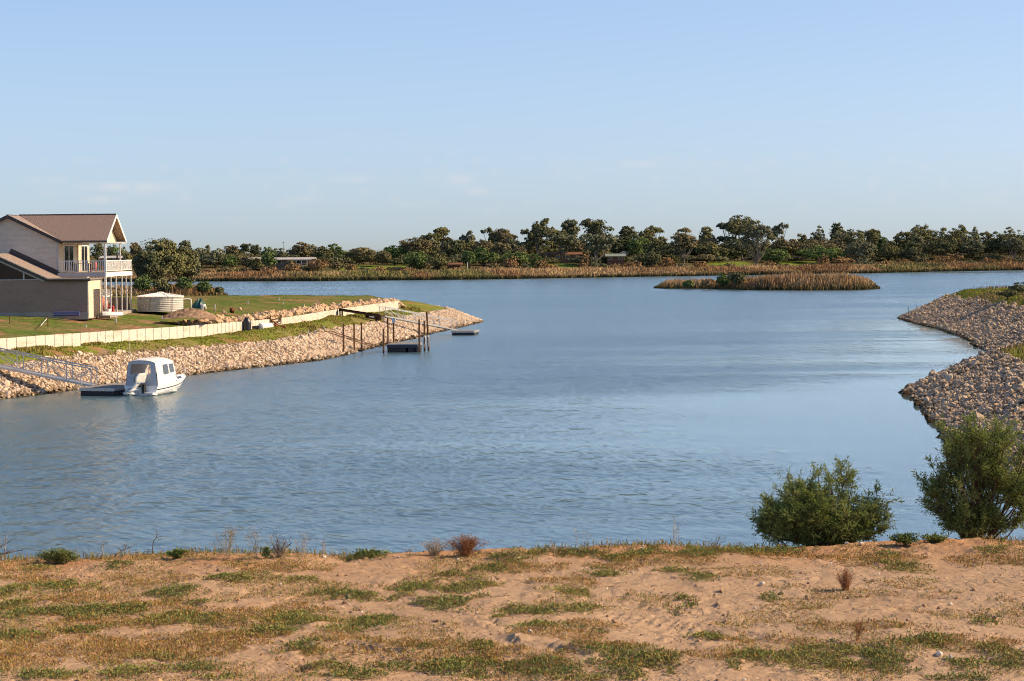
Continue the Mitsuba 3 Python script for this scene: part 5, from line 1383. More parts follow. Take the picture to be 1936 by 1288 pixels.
def dirt_height(X, Y):
    q = np.stack([X, Y, 0 * X], -1)
    z = DZ + .10 * (meshkit.fbm(q * .45, 2, 1) - .5) + .022 * (meshkit.fbm(q * 1.9, 3, 2) - .5) + .030 * (meshkit.fbm(q * 6.0, 3, 3) - .5) + .018 * (meshkit.noise(q * 17, 4) - .5)
    crust = meshkit.fbm(q * 2.6, 3, 14); z += .022 * np.clip((crust - .50) / .03, 0, 1) * (meshkit.noise(q * .8, 15) > .42)
    clod = meshkit.noise(q * 11, 6) * meshkit.noise(q * 2.2, 7)
    z += .055 * np.clip(clod - .46, 0, 1)
    for a, b, h in RUTS:      # cut edges of old wheel ruts
        A, B = at(*a, DZ)[:2], at(*b, DZ)[:2]
        d = B - A; L = np.linalg.norm(d); d /= L
        s, t = (X - A[0]) * d[0] + (Y - A[1]) * d[1], (X - A[0]) * -d[1] + (Y - A[1]) * d[0]
        t = t + .22 * (meshkit.noise(q * 1.6, 8) - .5)
        w = np.clip(s / .3, 0, 1) * np.clip((L - s) / .3, 0, 1)
        z += w * h * .55 * np.clip((t + .02) / .06, 0, 1) * np.exp(-np.clip(t, 0, 9) / .45) * (.35 + 1.1 * meshkit.noise(q * 5, 9))
    for a, b, wd in TRACKS:   # tread marks
        A, B = at(*a, DZ)[:2], at(*b, DZ)[:2]
        d = B - A; L = np.linalg.norm(d); d /= L
        s, t = (X - A[0]) * d[0] + (Y - A[1]) * d[1], (X - A[0]) * -d[1] + (Y - A[1]) * d[0]
        w = np.clip(s / .5, 0, 1) * np.clip((L - s) / .5, 0, 1) * np.clip((wd - np.abs(t)) / .12, 0, 1) * np.clip(meshkit.noise(q * .9, 10) * 2.2 - .6, 0, 1)
        z += w * (.012 * np.sin(2 * np.pi * (s + .5 * np.abs(t)) / .18) - .015)
    e = Y - bank_edge(X)
    z += .10 * np.exp(-((e + .7) / .7) ** 2) * (meshkit.noise(q * 1.2, 12) - .2)
    drop = np.where(e > 0, -.62 * e - .06 * np.clip(e, 0, 1), 0)
    return np.maximum(z + drop, -1.2)


def dirt_fn(p, n, uv):
    red = smoothstep(28.2, 31.4, p.y + 2.4 * (noise(p.x * .7, p.y * .9, 2.0) - .5))
    sand = mix((.415, .292, .195), (.345, .232, .150), fbm(p.x * 1.3, p.y * 1.3, 3.0, 3))
    rust = mix((.400, .235, .132), (.345, .190, .100), fbm(p.x * 2.1, p.y * 2.1, 5.0, 3))
    grey = smoothstep(.56, .72, fbm(p.x * .55 + 3, p.y * .8, 8.0, 3))
    left = smoothstep(2.0, -5.0, p.x)
    c = mix(sand, rust, dr.clip(red * .92 + left * .42 * fbm(p.x * .5, p.y * .7, 1.0, 2), 0, 1))
    c = mix(c, (.40, .28, .185), grey * .5)
    sp = noise(p.x * 34, p.y * 34, 0.0)
    return c * (.80 + .24 * fbm(p.x * 9, p.y * 9, 0.0, 3) + .16 * sp)


scene["dirt"] = {"type": "bumpmap", "scale": .022, "bump": mikit.proc(lambda p, n, uv: fbm(p.x * 26, p.y * 26, 0.0, 3)), "nested": procmat(dirt_fn)}
fx = np.arange(-12.5, 12.51, .05)
fy_ = np.concatenate([np.arange(20.4, 32.6, .05), np.arange(32.6, 42.5, .25)])
g1 = grid(fx, fy_, dirt_height)
cx_l, cx_r = np.concatenate([np.arange(-120, -13, 4.0), [-12.1]]), np.concatenate([[12.1], np.arange(14, 30, 2.0)])
cy = np.concatenate([np.arange(-40, 20, 4.0), [20.8], np.arange(22, 42.5, .75), [42.5]])
sm = lambda X, Y: np.maximum(DZ - .05 + np.where(Y - 31.45 - .06 * np.clip(X, -20, 20) > 0, -.62 * (Y - 31.45 - .06 * np.clip(X, -20, 20)), 0), -1.2)
struct("foreground_bank", g1, "dirt", "sandy reddish-brown dirt bank in the foreground, ending above the water", smooth=True)
part("foreground_bank", "outer_ground", join([grid(cx_l, cy, sm), grid(cx_r, cy, sm), grid(np.arange(-12.5, 12.51, 2.5), np.append(np.arange(-40, 20, 4.0), 20.8), sm)]), "dirt")


def dirt_at(px, py):
    p = at(px, py, DZ)
    for _ in range(5):
        z = float(dirt_height(np.array([p[0]]), np.array([p[1]]))[0])
        p = at(px, py, z)
    return p


# ---------------------------------------------------------------- low weeds in patches (photograph: middle x, y, half width, half height, kind)
PATCH = [(25, 1117, 30, 9), (119, 1108, 38, 9), (174, 1112, 42, 6), (322, 1124, 46, 9), (387, 1144, 58, 7), (436, 1100, 44, 7), (32, 1149, 40, 10), (112, 1159, 52, 14), (174, 1159, 40, 12), (248, 1157, 46, 10), (335, 1171, 88, 11), (25, 1166, 40, 13), (37, 1199, 48, 8), (161, 1189, 40, 9),
         (285, 1248, 52, 6), (372, 1269, 44, 9), (223, 1276, 76, 12), (74, 1283, 76, 10), (592, 1098, 48, 8), (634, 1122, 50, 9), (691, 1127, 32, 6), (790, 1114, 38, 10), (889, 1114, 52, 11), (827, 1142, 66, 16), (770, 1128, 50, 9), (711, 1176, 50, 12), (852, 1090, 38, 9), (914, 1077, 46, 10), (567, 1171, 62, 14),
         (517, 1199, 50, 8), (641, 1194, 38, 6), (579, 1228, 52, 14), (802, 1233, 25, 7), (914, 1228, 24, 10), (629, 1263, 52, 11), (728, 1263, 62, 9), (839, 1263, 52, 14), (889, 1263, 50, 14), (946, 1179, 20, 8), (997, 1166, 52, 10), (1010, 1189, 50, 7), (1143, 1089, 31, 8), (1094, 1122, 46, 8), (1305, 1137, 30, 9),
         (1272, 1080, 28, 6), (1324, 1092, 30, 5), (1084, 1154, 50, 7), (1141, 1196, 16, 6), (1339, 1208, 33, 9), (1171, 1246, 88, 14), (1257, 1258, 62, 10), (1022, 1263, 88, 16), (1419, 1248, 30, 10), (1394, 1268, 30, 10), (1195, 1278, 23, 12), (1267, 1278, 16, 10), (1166, 1062, 26, 5), (1307, 1050, 46, 8),
         (1696, 1070, 45, 8), (1676, 1048, 23, 6), (1519, 1148, 13, 6), (1453, 1128, 16, 6), (1555, 1243, 112, 21), (1671, 1251, 42, 17), (1765, 1217, 38, 10), (1824, 1256, 44, 10), (1901, 1240, 46, 19), (1696, 1222, 45, 5), (1694, 1178, 12, 6), (1855, 1179, 28, 5), (75, 1078, 34, 5), (224, 1077, 24, 6), (330, 1055, 40, 4),
         (690, 1052, 40, 6), (1010, 1052, 26, 7), (1100, 1050, 60, 7), (1400, 1044, 50, 6), (1480, 1040, 44, 5), (1880, 1046, 40, 6), (950, 1062, 60, 8), (1230, 1052, 60, 8), (700, 1282, 80, 8), (1100, 1284, 60, 6), (1780, 1284, 90, 6), (400, 1284, 60, 6)]
DRYP = [(100, 1225, 150, 22), (330, 1222, 170, 20), (480, 1165, 70, 18), (560, 1150, 60, 10), (250, 1240, 150, 14), (610, 1240, 90, 18), (1130, 1182, 70, 9), (1060, 1205, 90, 10), (150, 1135, 90, 9), (60, 1252, 80, 20), (200, 1180, 120, 14), (330, 1150, 120, 12), (1240, 1066, 120, 10), (1000, 1075, 90, 8), (700, 1230, 120, 14),
        (1170, 1228, 80, 8), (1400, 1215, 60, 7), (870, 1240, 120, 20), (1000, 1250, 100, 18), (1650, 1060, 110, 8), (1860, 1060, 80, 8), (1500, 1052, 100, 7), (600, 1210, 80, 10), (1300, 1250, 120, 14), (80, 1095, 80, 6), (260, 1100, 90, 7), (520, 1080, 90, 6), (1080, 1100, 70, 7), (1480, 1215, 60, 9), (1850, 1220, 90, 12), (1600, 1190, 120, 8), (470, 1215, 110, 14)]
GREENS = np.array([(.205, .230, .068), (.165, .205, .060), (.265, .250, .085), (.145, .175, .062), (.320, .265, .105)])
DRIES = np.array([(.40, .225, .065), (.34, .150, .055), (.40, .285, .095), (.31, .225, .075), (.42, .30, .16), (.23, .205, .070)])


def leafy(pos, length, wid, rng, elev=(.25, 1.2)):
    """small tapering leaves springing from points; two triangles each, slightly folded"""
    n = len(pos)
    a, e_ = rng.uniform(0, 6.28, n), rng.uniform(*elev, n)
    d = np.stack([np.cos(a) * np.cos(e_), np.sin(a) * np.cos(e_), np.sin(e_)], 1)
    s = np.stack([-np.sin(a), np.cos(a), rng.normal(0, .35, n)], 1)
    L = (length * rng.uniform(.5, 1.3, n))[:, None]; w = (wid * rng.uniform(.6, 1.4, n))[:, None]
    tip = pos + d * L - np.array([0, 0, 1]) * L * .18
    mid = pos + d * L * .5
    v = np.stack([pos, mid + s * w, tip, mid - s * w], 1).reshape(-1, 3)
    i = np.arange(n)[:, None] * 4
    return v, np.vstack([i + [0, 1, 2], i + [0, 2, 3]])


def patch_points(px, py, rx, ry, dens, rng, lift, thr):
    c = at(px, py, DZ)
    wx, wy = rx * c[1] / FOC * 1.05, ry * c[1] ** 2 / (FOC * (CAM_Z - DZ)) * 1.10
    n = int(dens * np.pi * wx * wy)
    a, r = rng.uniform(0, 6.28, n), np.sqrt(rng.uniform(0, 1, n))
    x, y = c[0] + wx * r * np.cos(a), c[1] + wy * r * np.sin(a)
    nn = meshkit.fbm(np.stack([x * 2.4, y * 2.4, 0 * x], -1), 3, 21)
    ok = nn > thr + .42 * r ** 2 - .10
    x, y, r, nn = x[ok], y[ok], r[ok], nn[ok]
    z = dirt_height(x, y) + lift * (1 - r ** 2) * rng.uniform(.15, 1, len(x)) * (.4 + 1.2 * nn)
    return np.stack([x, y, z], 1)


pts, cols = [], []
for i, (px, py, rx, ry) in enumerate(PATCH):
    P = np.vstack([patch_points(px, py, rx, ry, 2100 if ry > 6.5 else 1500, RG, .045, .33), patch_points(px + RG.uniform(-20, 20), py + RG.uniform(-3, 3), rx * 1.7, ry * 1.7, 520, RG, .025, .36)])
    hue = GREENS[RG.integers(0, 5, len(P))] * .45 + GREENS[i % 4] * .55
    yel = (RG.uniform(size=len(P)) < .14)[:, None]
    pts.append(P); cols.append(np.where(yel, DRIES[RG.integers(0, 4, len(P))], hue) * RG.uniform(.75, 1.25, (len(P), 1)))
P, C = np.vstack(pts), np.vstack(cols)
stuff("green_weeds", leafy(P, .060, .0068, RG), "vertex_tinted", "patches of low green weeds on the foreground dirt", "weeds", color=repcol(C, 4))
pts, cols = [], []
for i, (px, py, rx, ry) in enumerate(DRYP):
    P = patch_points(px, py, rx * 1.2, ry * 1.3, 1350, RG, .026, .355)
    pts.append(P); cols.append(DRIES[RG.integers(0, 6, len(P))] * RG.uniform(.8, 1.2, (len(P), 1)))
xy = np.stack([RG.uniform(-9, 9, 130000), RG.uniform(21, 31.6, 130000)], 1)   # thin scatter everywhere, thicker at left
nn = meshkit.fbm(np.concatenate([xy * 1.1, 0 * xy[:, :1]], 1), 3, 33); xy = xy[nn > .495 + .065 * np.clip((xy[:, 0] + 2) / 5, -1, 1)]
P = np.concatenate([xy, dirt_height(xy[:, 0], xy[:, 1])[:, None]], 1)
pts.append(P); cols.append(np.where((RG.uniform(size=len(P)) < .35)[:, None], GREENS[RG.integers(0, 5, len(P))], DRIES[RG.integers(0, 6, len(P))]))
P, C = np.vstack(pts), np.vstack(cols)
stuff("dry_weeds", leafy(P, .056, .0052, RG, (.3, 1.45)), "vertex_tinted", "sparse orange and yellowing weeds between the green patches", "weeds", color=repcol(C, 4))
# ragged grass along the brink
n = 5200; x = RG.uniform(-9.5, 10, n); y = bank_edge(x) + RG.normal(-.05, .28, n)
ok = meshkit.noise(np.stack([x * 1.3, y * .6, 0 * x], -1), 51) > .44; x, y = x[ok], y[ok]
P = np.stack([x, y, dirt_height(x, y) - .01], 1)
stuff("brink_grass", leafy(P, .13, .0065, RG, (.9, 1.5)), "vertex_tinted", "ragged green and straw grass along the brink of the bank", "grass", color=repcol(np.where((RG.uniform(size=len(P)) < .55)[:, None], GREENS[RG.integers(0, 5, len(P))], DRIES[RG.integers(2, 6, len(P))]), 4))
# pebbles and clods
n = 5200; x, y = RG.uniform(-9, 9, n), RG.uniform(21, 31.7, n); s = .011 * np.exp(RG.normal(0, .5, n))
v, f, k = rocks(np.stack([x, y, dirt_height(x, y) + s * .2], 1), s, RG)
tt = RG.uniform(size=(n, 1))
part("foreground_bank", "pebbles", (v, f), "vertex_tinted", color=repcol(np.where(tt < .14, (.58, .50, .42), np.where(tt < .5, (.30, .19, .12), (.42, .26, .15))), k), kind="stuff", label="scattered pebbles and clods of dirt")
tw = []
for _ in range(260):      # fallen twigs and stalks
    x, y = RG.uniform(-8, 8.5), RG.uniform(22, 31.6); a, l = RG.uniform(0, 3.14), RG.uniform(.05, .22)
    q = np.array([[x + l * (t - .5) * math.cos(a) + RG.normal(0, .008), y + l * (t - .5) * math.sin(a), 0] for t in (0, .5, 1)])
    q[:, 2] = dirt_height(q[:, 0], q[:, 1]) + .008
    tw.append(tube(q, [.004, .0035, .002], 4, False))
scene["litter_straw"] = mottled((.42, .33, .22), (.20, .15, .10), 6)
part("foreground_bank", "fallen_twigs", join(tw), "litter_straw", kind="stuff", label="fallen twigs and straw on the dirt")
STONES = [(1440, 1108, .085, 0, "whitish stone on the bare sand left of the small dry bush"), (1528, 1134, .075, 1, "brown stone below and left of the small dry bush"), (1603, 1133, .035, 1, "small dark stone right of the brown stone"), (1572, 1213, .045, 2, "upright dark clod above the large green patch"), (1003, 1197, .06, 0, "white stone above the long rut at the middle"),
          (1068, 1200, .055, 0, "pale flat stone right of the white stone"), (658, 1133, .075, 2, "greenish round stone beside the weeds left of middle"), (652, 1142, .05, 1, "grey stone just below the greenish round stone"), (414, 1080, .06, 1, "dark brown lump near the brink at left"), (530, 1058, .05, 0, "white stone on the brink, left of two near the dead branches"),
          (612, 1055, .065, 0, "long white stone on the brink at the end of the dead branches"), (1130, 1043, .05, 0, "white stone on the brink left of the tall dry stalk"), (1213, 1039, .06, 0, "pale stone on the brink right of the tall dry stalk"), (1600, 1029, .055, 0, "white stone under the right end of the round bush"), (1628, 1029, .065, 0, "larger white stone right of the one under the round bush"),
          (1797, 1143, .035, 0, "small pale stone on the tyre-marked sand at right"), (1775, 1151, .05, 1, "low brown stone left of the small pale stone"), (1880, 1170, .05, 1, "brown stone on the sand near the right edge"), (1874, 1133, .022, 0, "tiny white stone on the tyre tracks at right"), (1476, 1124, .05, 2, "dark stone in the small weed patch left of the dry bush"), (545, 1048, .04, 0, "second white stone on the brink near the dead branches")]
scene["stone_white"] = mottled((.62, .56, .48), (.48, .41, .33), 30); scene["stone_brown"] = mottled((.27, .19, .13), (.19, .13, .09), 30); scene["stone_green"] = mottled((.20, .19, .10), (.13, .115, .07), 30)
for px, py, s, m, lab in STONES:
    c = dirt_at(px, py); s = s * .72
    v, f, k = rocks(c[None] + [0, 0, s * .3], np.array([s]), RG, flat=.7, ico=ICO)
    one("stone", (v, f), ("stone_white", "stone_brown", "stone_green")[m], lab, "stone")

# ---------------------------------------------------------------- the two leafy bushes at the brink
scene["wattle_leaf"] = {"type": "principledthin", "base_color": mikit.proc(lambda p, n, uv: mix((.155, .215, .060), (.270, .305, .100), noise(p.x * 5, p.y * 5, p.z * 5)) * (.75 + .5 * cell_rand(p.x * 40, p.y * 40, p.z * 40))), "roughness": .45, "diff_trans": .55, "spec_trans": 0.0, "eta": 1.4}
scene["twig_bark"] = mottled((.13, .085, .06), (.085, .055, .04), 12)


def leafy_bush(key, base, heads, rng, leaves, L0, spread, bare):
    """heads: (dx, dz, radius) of the foliage masses, metres; stems fan from the base to them, twigs carry narrow leaves"""
    stems, lp, ld = [], [], []
    for dx, dy, dz, rad in heads:
        h = base + [dx, dy, dz]
        root = base + [dx * .10 + rng.normal(0, .05), dy * .1 + rng.normal(0, .05), 0]
        mid = root * .5 + h * .5 + [dx * .10, 0, -.06] + rng.normal(0, .03, 3)
        stems.append(tube([root - [0, 0, .1], root * .6 + mid * .4, mid, h], [.020, .016, .012, .006], 5, False))
        for _ in range(spread):
            t0 = rng.uniform(.30, 1.0)
            o = (root * (1 - t0) + mid * t0) if t0 < .5 else (mid * (2 - 2 * t0) + h * (2 * t0 - 1))
            d = rng.normal(size=3); d /= np.linalg.norm(d); d[2] = abs(d[2]) * .9 + .15
            out = (o - base) * [1, 1, .25]; d = d + .9 * out / (np.linalg.norm(out) + .1); d /= np.linalg.norm(d)
            ln = rad * rng.uniform(.7, 1.5)
            e_ = o + d * ln; m_ = o + d * ln * .55 + rng.normal(0, .02, 3) - [0, 0, .02]
            stems.append(tube([o, m_, e_], [.0065, .0045, .0022], 4, False))
            for _ in range(6):
                t1 = rng.uniform(.25, 1); o2 = o * (1 - t1) + e_ * t1
                d2 = d + rng.normal(0, .6, 3); d2[2] += .25; d2 /= np.linalg.norm(d2)
                l2 = rng.uniform(.10, .24)
                stems.append(tube([o2, o2 + d2 * l2], [.0028, .0016], 3, False))
                m = leaves
                tl = rng.uniform(.08, 1.05, m)[:, None]
                lp.append(o2 + d2 * l2 * tl)
                dd = d2 * .75 + rng.normal(0, .62, (m, 3)); ld.append(dd / np.linalg.norm(dd, axis=1, keepdims=True))
    v, f = join(stems); put(f"{key}__stems", (v, f), "twig_bark", smooth=True)
    lp, ld = np.vstack(lp), np.vstack(ld)
    n = len(lp); s = np.cross(ld, rng.normal(size=(n, 3))); s /= np.linalg.norm(s, axis=1, keepdims=True)
    ln = (L0 * rng.uniform(.6, 1.3, n))[:, None]; w = (.0072 * rng.uniform(.7, 1.3, n))[:, None]
    bend = np.cross(s, ld) * ln * rng.uniform(-.15, .15, (n, 1))
    v = np.stack([lp, lp + ld * ln * .5 + s * w + bend, lp + ld * ln, lp + ld * ln * .5 - s * w + bend], 1).reshape(-1, 3)
    i = np.arange(n)[:, None] * 4
    put(f"{key}__foliage", (v, np.vstack([i + [0, 1, 2], i + [0, 2, 3]])), "wattle_leaf")


rb = np.random.default_rng(61)
b1 = at(1556, 1031, DZ - .1)
HB1 = []
for _ in range(48):       # two rounded heads over a wide skirt
    a = rb.uniform(-1, 1); yy = rb.uniform(-.55, .55)
    top = 1.22 - .42 * a ** 2 - .16 * math.exp(-((a - .18) / .13) ** 2)
    HB1.append((a * .84, yy, .90 * rb.uniform(.18, 1) ** .8 * top * math.sqrt(max(.12, 1 - (yy / .7) ** 2)), rb.uniform(.16, .24)))
for dx, dz in ((-1.02, .22), (-1.06, .34), (-.98, .48), (-.86, .66), (.98, .48), (1.0, .62), (.92, .80), (.80, .28), (.55, .12), (-.42, 1.12), (-.10, 1.22), (.36, 1.22), (.50, 1.18), (.30, 1.30)):
    HB1.append((dx * .93, rb.uniform(-.2, .2), dz * .88, .13))
K = thing("leafy_bush", "wide rounded dark green bush at the brink with two heads", "bush")
leafy_bush(K, b1, HB1, rb, 13, .072, 10, .2)
b2 = at(1846, 1024, DZ - .12)
HB2 = []
for _ in range(38):
    a = rb.uniform(-1, 1); yy = rb.uniform(-.5, .5)
    top = 1.92 - .62 * a ** 2
    HB2.append((a * .70 + .06, yy, rb.uniform(.30, 1) ** .75 * top, rb.uniform(.18, .26)))
for dx, dz in ((-.84, .78), (-.88, .92), (-.80, 1.10), (-.62, 1.50), (-.20, 1.92), (-.05, 1.98), (.30, 1.80), (.55, 1.72), (-.40, 1.72), (.80, 1.45), (.9, .8), (.95, 1.1), (.75, .35), (-.45, .30), (-.62, .42)):
    HB2.append((dx * .88 + .05, rb.uniform(-.2, .2), dz, .15))
K = thing("leafy_bush", "tall open green bush with several visible stems at the right edge", "bush")
leafy_bush(K, b2, HB2, rb, 11, .080, 9, .4)


# ---------------------------------------------------------------- dry stalks, dead branches, small plants
def twiggy(base, h, w, rng, stems, side, r, up=.8, curve=.15):
    out, tips = [], []
    for _ in range(stems):
        a, t = rng.uniform(0, 6.28), rng.uniform(.1, 1) * w
        tip = base + [t * math.cos(a), t * math.sin(a) * .7, h * rng.uniform(.6, 1.0) * math.sqrt(max(.2, 1 - (t / (w * 1.5)) ** 2))]
        mid = base * .45 + tip * .55 + rng.normal(0, curve * .25 * h, 3)
        b0 = base + rng.normal(0, .03, 3) * [1, 1, 0] - [0, 0, .04]
        out.append(tube([b0, mid, tip], [r, r * .7, r * .3], 4, False))
        tips += [mid * (1 - u) + tip * u for u in (.2, .5, .8, 1.0)]
        for _ in range(side):
            s = rng.uniform(.25, .95); o = (b0 * (1 - 2 * s) + mid * 2 * s) if s < .5 else (mid * (2 - 2 * s) + tip * (2 * s - 1))
            d = rng.normal(size=3); d[2] = abs(d[2]) * up + .3; d /= np.linalg.norm(d)
            e_ = o + d * h * rng.uniform(.10, .28)
            out.append(tube([o, e_], [r * .5, r * .25], 3, False)); tips += [o * .5 + e_ * .5, e_, e_]
    return join(out), np.array(tips)


scene["dry_brown"] = mottled((.30, .135, .060), (.22, .095, .045), 20); scene["dry_straw"] = mottled((.40, .31, .20), (.30, .22, .14), 20); scene["dead_grey"] = mottled((.40, .36, .32), (.25, .21, .18), 14); scene["dead_dark"] = mottled((.13, .10, .085), (.09, .07, .06), 14)
rt_ = np.random.default_rng(71)


def seeds(pos, size, rng):
    v, f, k = rocks(pos, size * np.exp(rng.normal(0, .3, len(pos))), rng)
    return v, f


def dry_bush(name, label, px, py, h, w, stems, side, r, mat, leafn=0, leafcol=None, leafl=.03, cat="dry bush", up=.8, z=None):
    b = dirt_at(px, py) if z is None else at(px, py, z)
    k = thing(name, label, cat)
    m, tips = twiggy(b, h, w, rt_, stems, side, r, up)
    part(k, "stems", m, mat)
    if leafn:
        P = tips[rt_.integers(0, len(tips), leafn)] + rt_.normal(0, .012 + .02 * h, (leafn, 3))
        part(k, "leaves", leafy(P, leafl, leafl * .2, rt_, (-.2, 1.3)), "vertex_tinted", color=repcol(np.asarray(leafcol)[rt_.integers(0, len(leafcol), leafn)] * rt_.uniform(.8, 1.2, (leafn, 1)), 4))
    return k


BR = [(.30, .13, .055), (.24, .10, .045), (.34, .19, .09)]
dry_bush("dry_bush", "rust-brown rounded dry bush on the brink left of middle", 880, 1054, .33, .36, 80, 9, .004, "dry_brown", 3800, BR, .022)
dry_bush("dry_bush", "pale pinkish-straw dry grass clump left of the rust-brown bush", 822, 1050, .27, .26, 110, 2, .0022, "dry_straw", 200, [(.34, .22, .15)], .03)
dry_bush("dry_bush", "small reddish-brown twiggy bush alone on the bare sand at right", 1598, 1116, .30, .17, 70, 6, .0026, "dry_brown", 500, [(.36, .19, .12), (.28, .14, .09)], .018)
dry_bush("dry_bush", "thin brown seedling standing above the large green patch", 1624, 1214, .28, .11, 5, 6, .004, "dry_brown", 160, [(.30, .20, .06), (.26, .12, .05)], .035)
dry_bush("dry_bush", "spiky grey-brown dead tuft near the lower left", 572, 1270, .10, .17, 26, 1, .004, "dead_dark", cat="dead tuft")
GR = [(.17, .20, .06), (.20, .215, .075), (.13, .165, .05)]
dry_bush("green_shrub", "rounded olive-green shrub on the brink at the far left", 112, 1066, .21, .38, 60, 7, .003, "twig_bark", 5200, GR, .035, cat="shrub")
dry_bush("green_shrub", "small dark spiky green plant on the brink right of the dead branches' left group", 333, 1056, .11, .17, 24, 2, .003, "twig_bark", 380, [(.12, .16, .05)], .07, cat="plant")
dry_bush("green_shrub", "light green broad-leaved seedling at the foot of the dead branches", 505, 1056, .16, .11, 10, 2, .003, "twig_bark", 130, [(.13, .19, .06)], .06, cat="plant")
dry_bush("green_shrub", "green leafy plant on the brink between the two leafy bushes", 1712, 1031, .17, .28, 26, 4, .003, "twig_bark", 1900, [(.14, .185, .06), (.11, .15, .05)], .045, cat="plant")
dry_bush("green_shrub", "low light green plant under the left side of the right-hand bush", 1770, 1026, .12, .30, 22, 3, .003, "twig_bark", 1500, [(.17, .20, .06)], .04, cat="plant")
dry_bush("green_shrub", "grassy green tuft on the brink left of the pale dry clump", 700, 1053, .08, .30, 60, 0, .002, "twig_bark", 650, GR, .06, cat="plant")
ST = [(.30, .24, .12), (.22, .20, .09)]
for px, py, h, w, stm, sd, mat, ln, lab in ((430, 1057, .50, .26, 9, 14, "dry_straw", 500, "straggly olive-grey dry bush left of the fine grey bushes"), (482, 1056, .52, .12, 5, 12, "dead_grey", 260, "tall thin pale bush right of the straggly olive-grey bush"), (528, 1055, .38, .22, 26, 7, "dead_dark", 0, "fine dark twiggy bush beside the pale forked branches"), (574, 1053, .40, .22, 9, 10, "dead_grey", 0, "fine grey twigs right of the pale forked branches"), (612, 1052, .30, .12, 6, 6, "dead_grey", 0, "last thin grey twigs of the dead thicket at its right end"),
                                            (1050, 1051, .30, .14, 6, 6, "dry_straw", 40, "thin straw-coloured stalks right of the rust-brown bush"), (1096, 1047, .44, .16, 4, 7, "dead_grey", 90, "forked grey-green dry stalk on the middle of the brink"), (1152, 1045, .30, .06, 2, 6, "dry_straw", 20, "single thin stalk right of the forked dry stalk"), (1278, 1040, .58, .10, 5, 10, "dead_grey", 0, "tallest thin grey stalk, left of the round bush"), (1352, 1038, .26, .22, 10, 6, "dead_dark", 60, "low dark twigs between the tallest stalk and the round bush"), (1395, 1037, .14, .2, 12, 4, "dead_dark", 60, "very low brown twigs at the round bush's left foot"), (965, 1055, .16, .18, 9, 4, "dry_straw", 60, "short straw stalks just right of the rust-brown bush"), (775, 1054, .16, .12, 8, 4, "dry_straw", 40, "short pale stalks left of the pinkish-straw clump")):
    dry_bush("dry_stalks", lab, px, py, h, w, stm, sd, .0032, mat, ln, ST, .025, cat="dry stalks")


def branch(label, pts_px, r, mat, extra, D=32.2, cat="dead branch"):
    k = thing("dead_branch", label, cat)
    P = np.array([ad(a, b, D + c) for a, b, c in pts_px])
    out = [tube(P, np.linspace(r, r * .35, len(P)), 6)]
    for _ in range(extra):
        i = rt_.integers(0, len(P) - 1); t = rt_.uniform(0, 1); o = P[i] * (1 - t) + P[i + 1] * t
        d = rt_.normal(size=3); d[2] = abs(d[2]) * .7; d /= np.linalg.norm(d)
        l = rt_.uniform(.06, .2); out.append(tube([o, o + d * l * .6 + [0, 0, .02], o + d * l], [r * .4, r * .28, r * .12], 4))
    part(k, "wood", join(out), mat)


branch("bare grey branch leaning in from the left edge of the picture", [(-30, 1062, 0), (-5, 1050, 0), (14, 1046, .1), (30, 1042, .2), (44, 1040, .2)], .016, "dead_dark", 5)
branch("dark dead branch above the leaning grey one at the left edge", [(-30, 1050, .2), (-4, 1038, .2), (10, 1030, .3), (20, 1022, .3)], .013, "dead_dark", 6)
branch("pale upright dead twig at the very left edge", [(10, 1064, .2), (9, 1046, .2), (11, 1030, .2), (13, 1012, .2)], .011, "dead_grey", 5)
branch("low pale dead twigs right of the left edge, on the brink", [(24, 1068, 0), (40, 1056, .1), (62, 1064, .1)], .008, "dead_grey", 9)
branch("pale crooked upright branch above the green shrub", [(192, 1062, 0), (195, 1048, 0), (193, 1036, 0), (196, 1022, 0)], .012, "dead_grey", 7)
branch("dark arching branch, left one on the brink", [(213, 1058, 0), (220, 1048, 0), (232, 1040, .1), (246, 1036, .1)], .014, "dead_dark", 6)
branch("pale thin branch rising from the arching dark branch", [(232, 1060, .1), (236, 1048, .1), (234, 1034, .1), (238, 1028, .1)], .008, "dead_grey", 6)
branch("tall curved dark branch right of the arching branch", [(290, 1058, .1), (288, 1040, .1), (290, 1024, .1), (298, 1012, .1)], .011, "dead_dark", 5)
branch("low dark slanting branch between the arching and the tall curved branch", [(252, 1058, 0), (264, 1052, 0), (280, 1046, 0)], .011, "dead_dark", 5)
branch("short pale broken branch right of the tall curved branch", [(292, 1060, 0), (300, 1050, 0), (306, 1042, 0)], .010, "dead_grey", 6)
branch("thick dark forked branch pointing up to the right in the dead thicket", [(528, 1054, 0), (536, 1042, 0), (545, 1032, .05), (552, 1026, .05)], .015, "dead_dark", 4)
branch("pale forked branch crossing the thick dark one", [(528, 1056, -.05), (534, 1044, -.05), (538, 1032, -.05), (543, 1022, -.05)], .012, "dead_grey", 6)
branch("pale left-leaning branch of the dead thicket", [(523, 1052, .05), (518, 1036, .05), (514, 1022, .05), (513, 1014, .05)], .009, "dead_grey", 7)
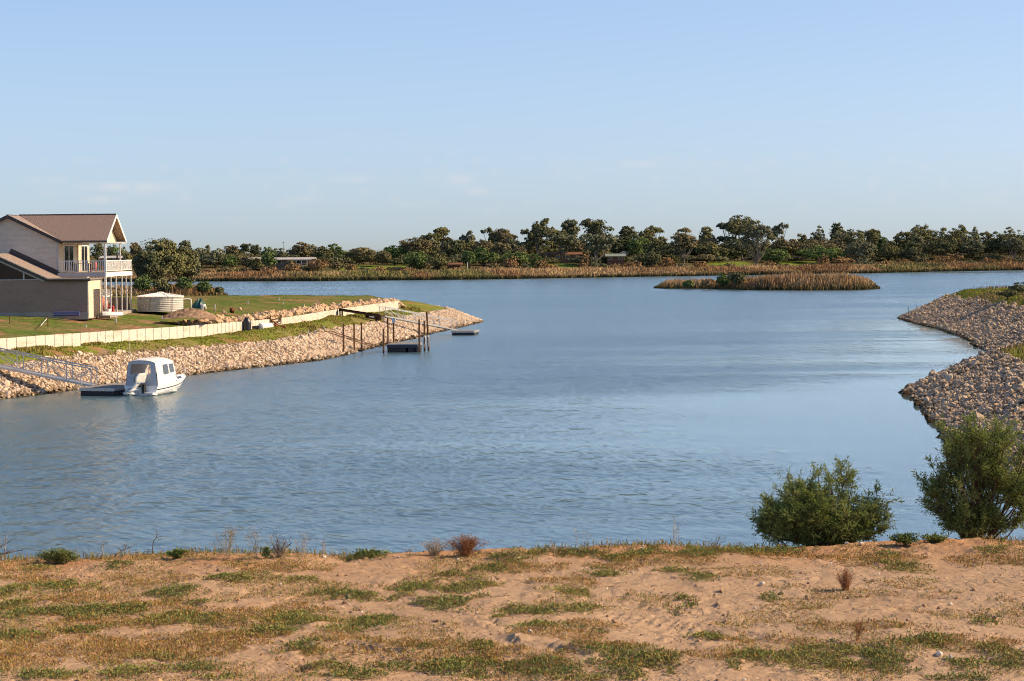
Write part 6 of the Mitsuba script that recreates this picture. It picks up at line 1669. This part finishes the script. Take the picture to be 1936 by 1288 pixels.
# grass tufts on the banks beyond
n = 30000; sq = RG.uniform(0, WALL_CUM[-1] - 1, n); wq = wall_at(sq); tq = wall_at(sq + .5)[:, :2] - wall_at(np.maximum(sq - .5, 0))[:, :2]; tq /= np.linalg.norm(tq, axis=1, keepdims=True) + 1e-9
oq = RG.uniform(0, 1, n) ** 1.7 * 6.5 + .06
q = wq[:, :2] + np.stack([tq[:, 1], -tq[:, 0]], 1) * oq[:, None]
d = depth_in(LEFT_LAND, q[:, 0], q[:, 1]); ok = (d > 4.0) & (meshkit.noise(np.stack([q[:, 0] * .5, q[:, 1] * .5, 0 * d], -1), 61) > .30)
q = q[ok]; P = np.concatenate([q, z_left(q[:, 0], q[:, 1])[:, None]], 1)
m = meshkit.noise(np.stack([q[:, 0] * .25, q[:, 1] * .25, 0 * q[:, 0]], -1), 62)[:, None]
C = np.where(m > .55, (.25, .21, .06), (.20, .215, .036)) * RG.uniform(.7, 1.3, (len(q), 1))
bv = blades(P, np.where(m[:, 0] > .66, .22, .085), .07, RG, .4)
stuff("bank_grass", bv, "vertex_tinted", "rough grass along the foot of the cream wall", "grass", color=repcol(C, 5))
n = 75000; x, y = RG.uniform(20, 95, n), RG.uniform(80, 300, n); d = depth_in(RIGHT_LAND, x, y)
lim = np.where((y > 164) & (y < 179), 3.8, 5.3)
ok = (d > lim) & (d < 26) & (x / y < .33); x, y = x[ok], y[ok]
m = meshkit.noise(np.stack([x * .22, y * .22, 0 * x], -1), 63)[:, None]
C = np.where(m > .44, (.165, .185, .036), np.where(m > .34, (.25, .20, .09), (.23, .15, .085))) * RG.uniform(.7, 1.3, (len(x), 1))
bv = blades(np.stack([x, y, z_right(x, y)], 1), np.where(m[:, 0] > .44, .20, .42), .07, RG, .35)
stuff("right_grass", bv, "vertex_tinted", "brown and green tall grass on top of the right bank", "grass", color=repcol(C, 5))
for px, py, h, w, tint, lab in ((1930, 556, 1.5, 3.5, "dark", "dark shrub on the top of the right bank at the picture's edge"), (1905, 562, .9, 3.0, "olive", "low olive shrub left of the dark shrub on the right bank")):
    p = at(px, py, 3.5)
    build_tree("bank_shrub", lab, p - [0, 0, .1], h, w, "mass", tint, np.random.default_rng(px), 1500, .12, "bark_dark", cat="shrub")
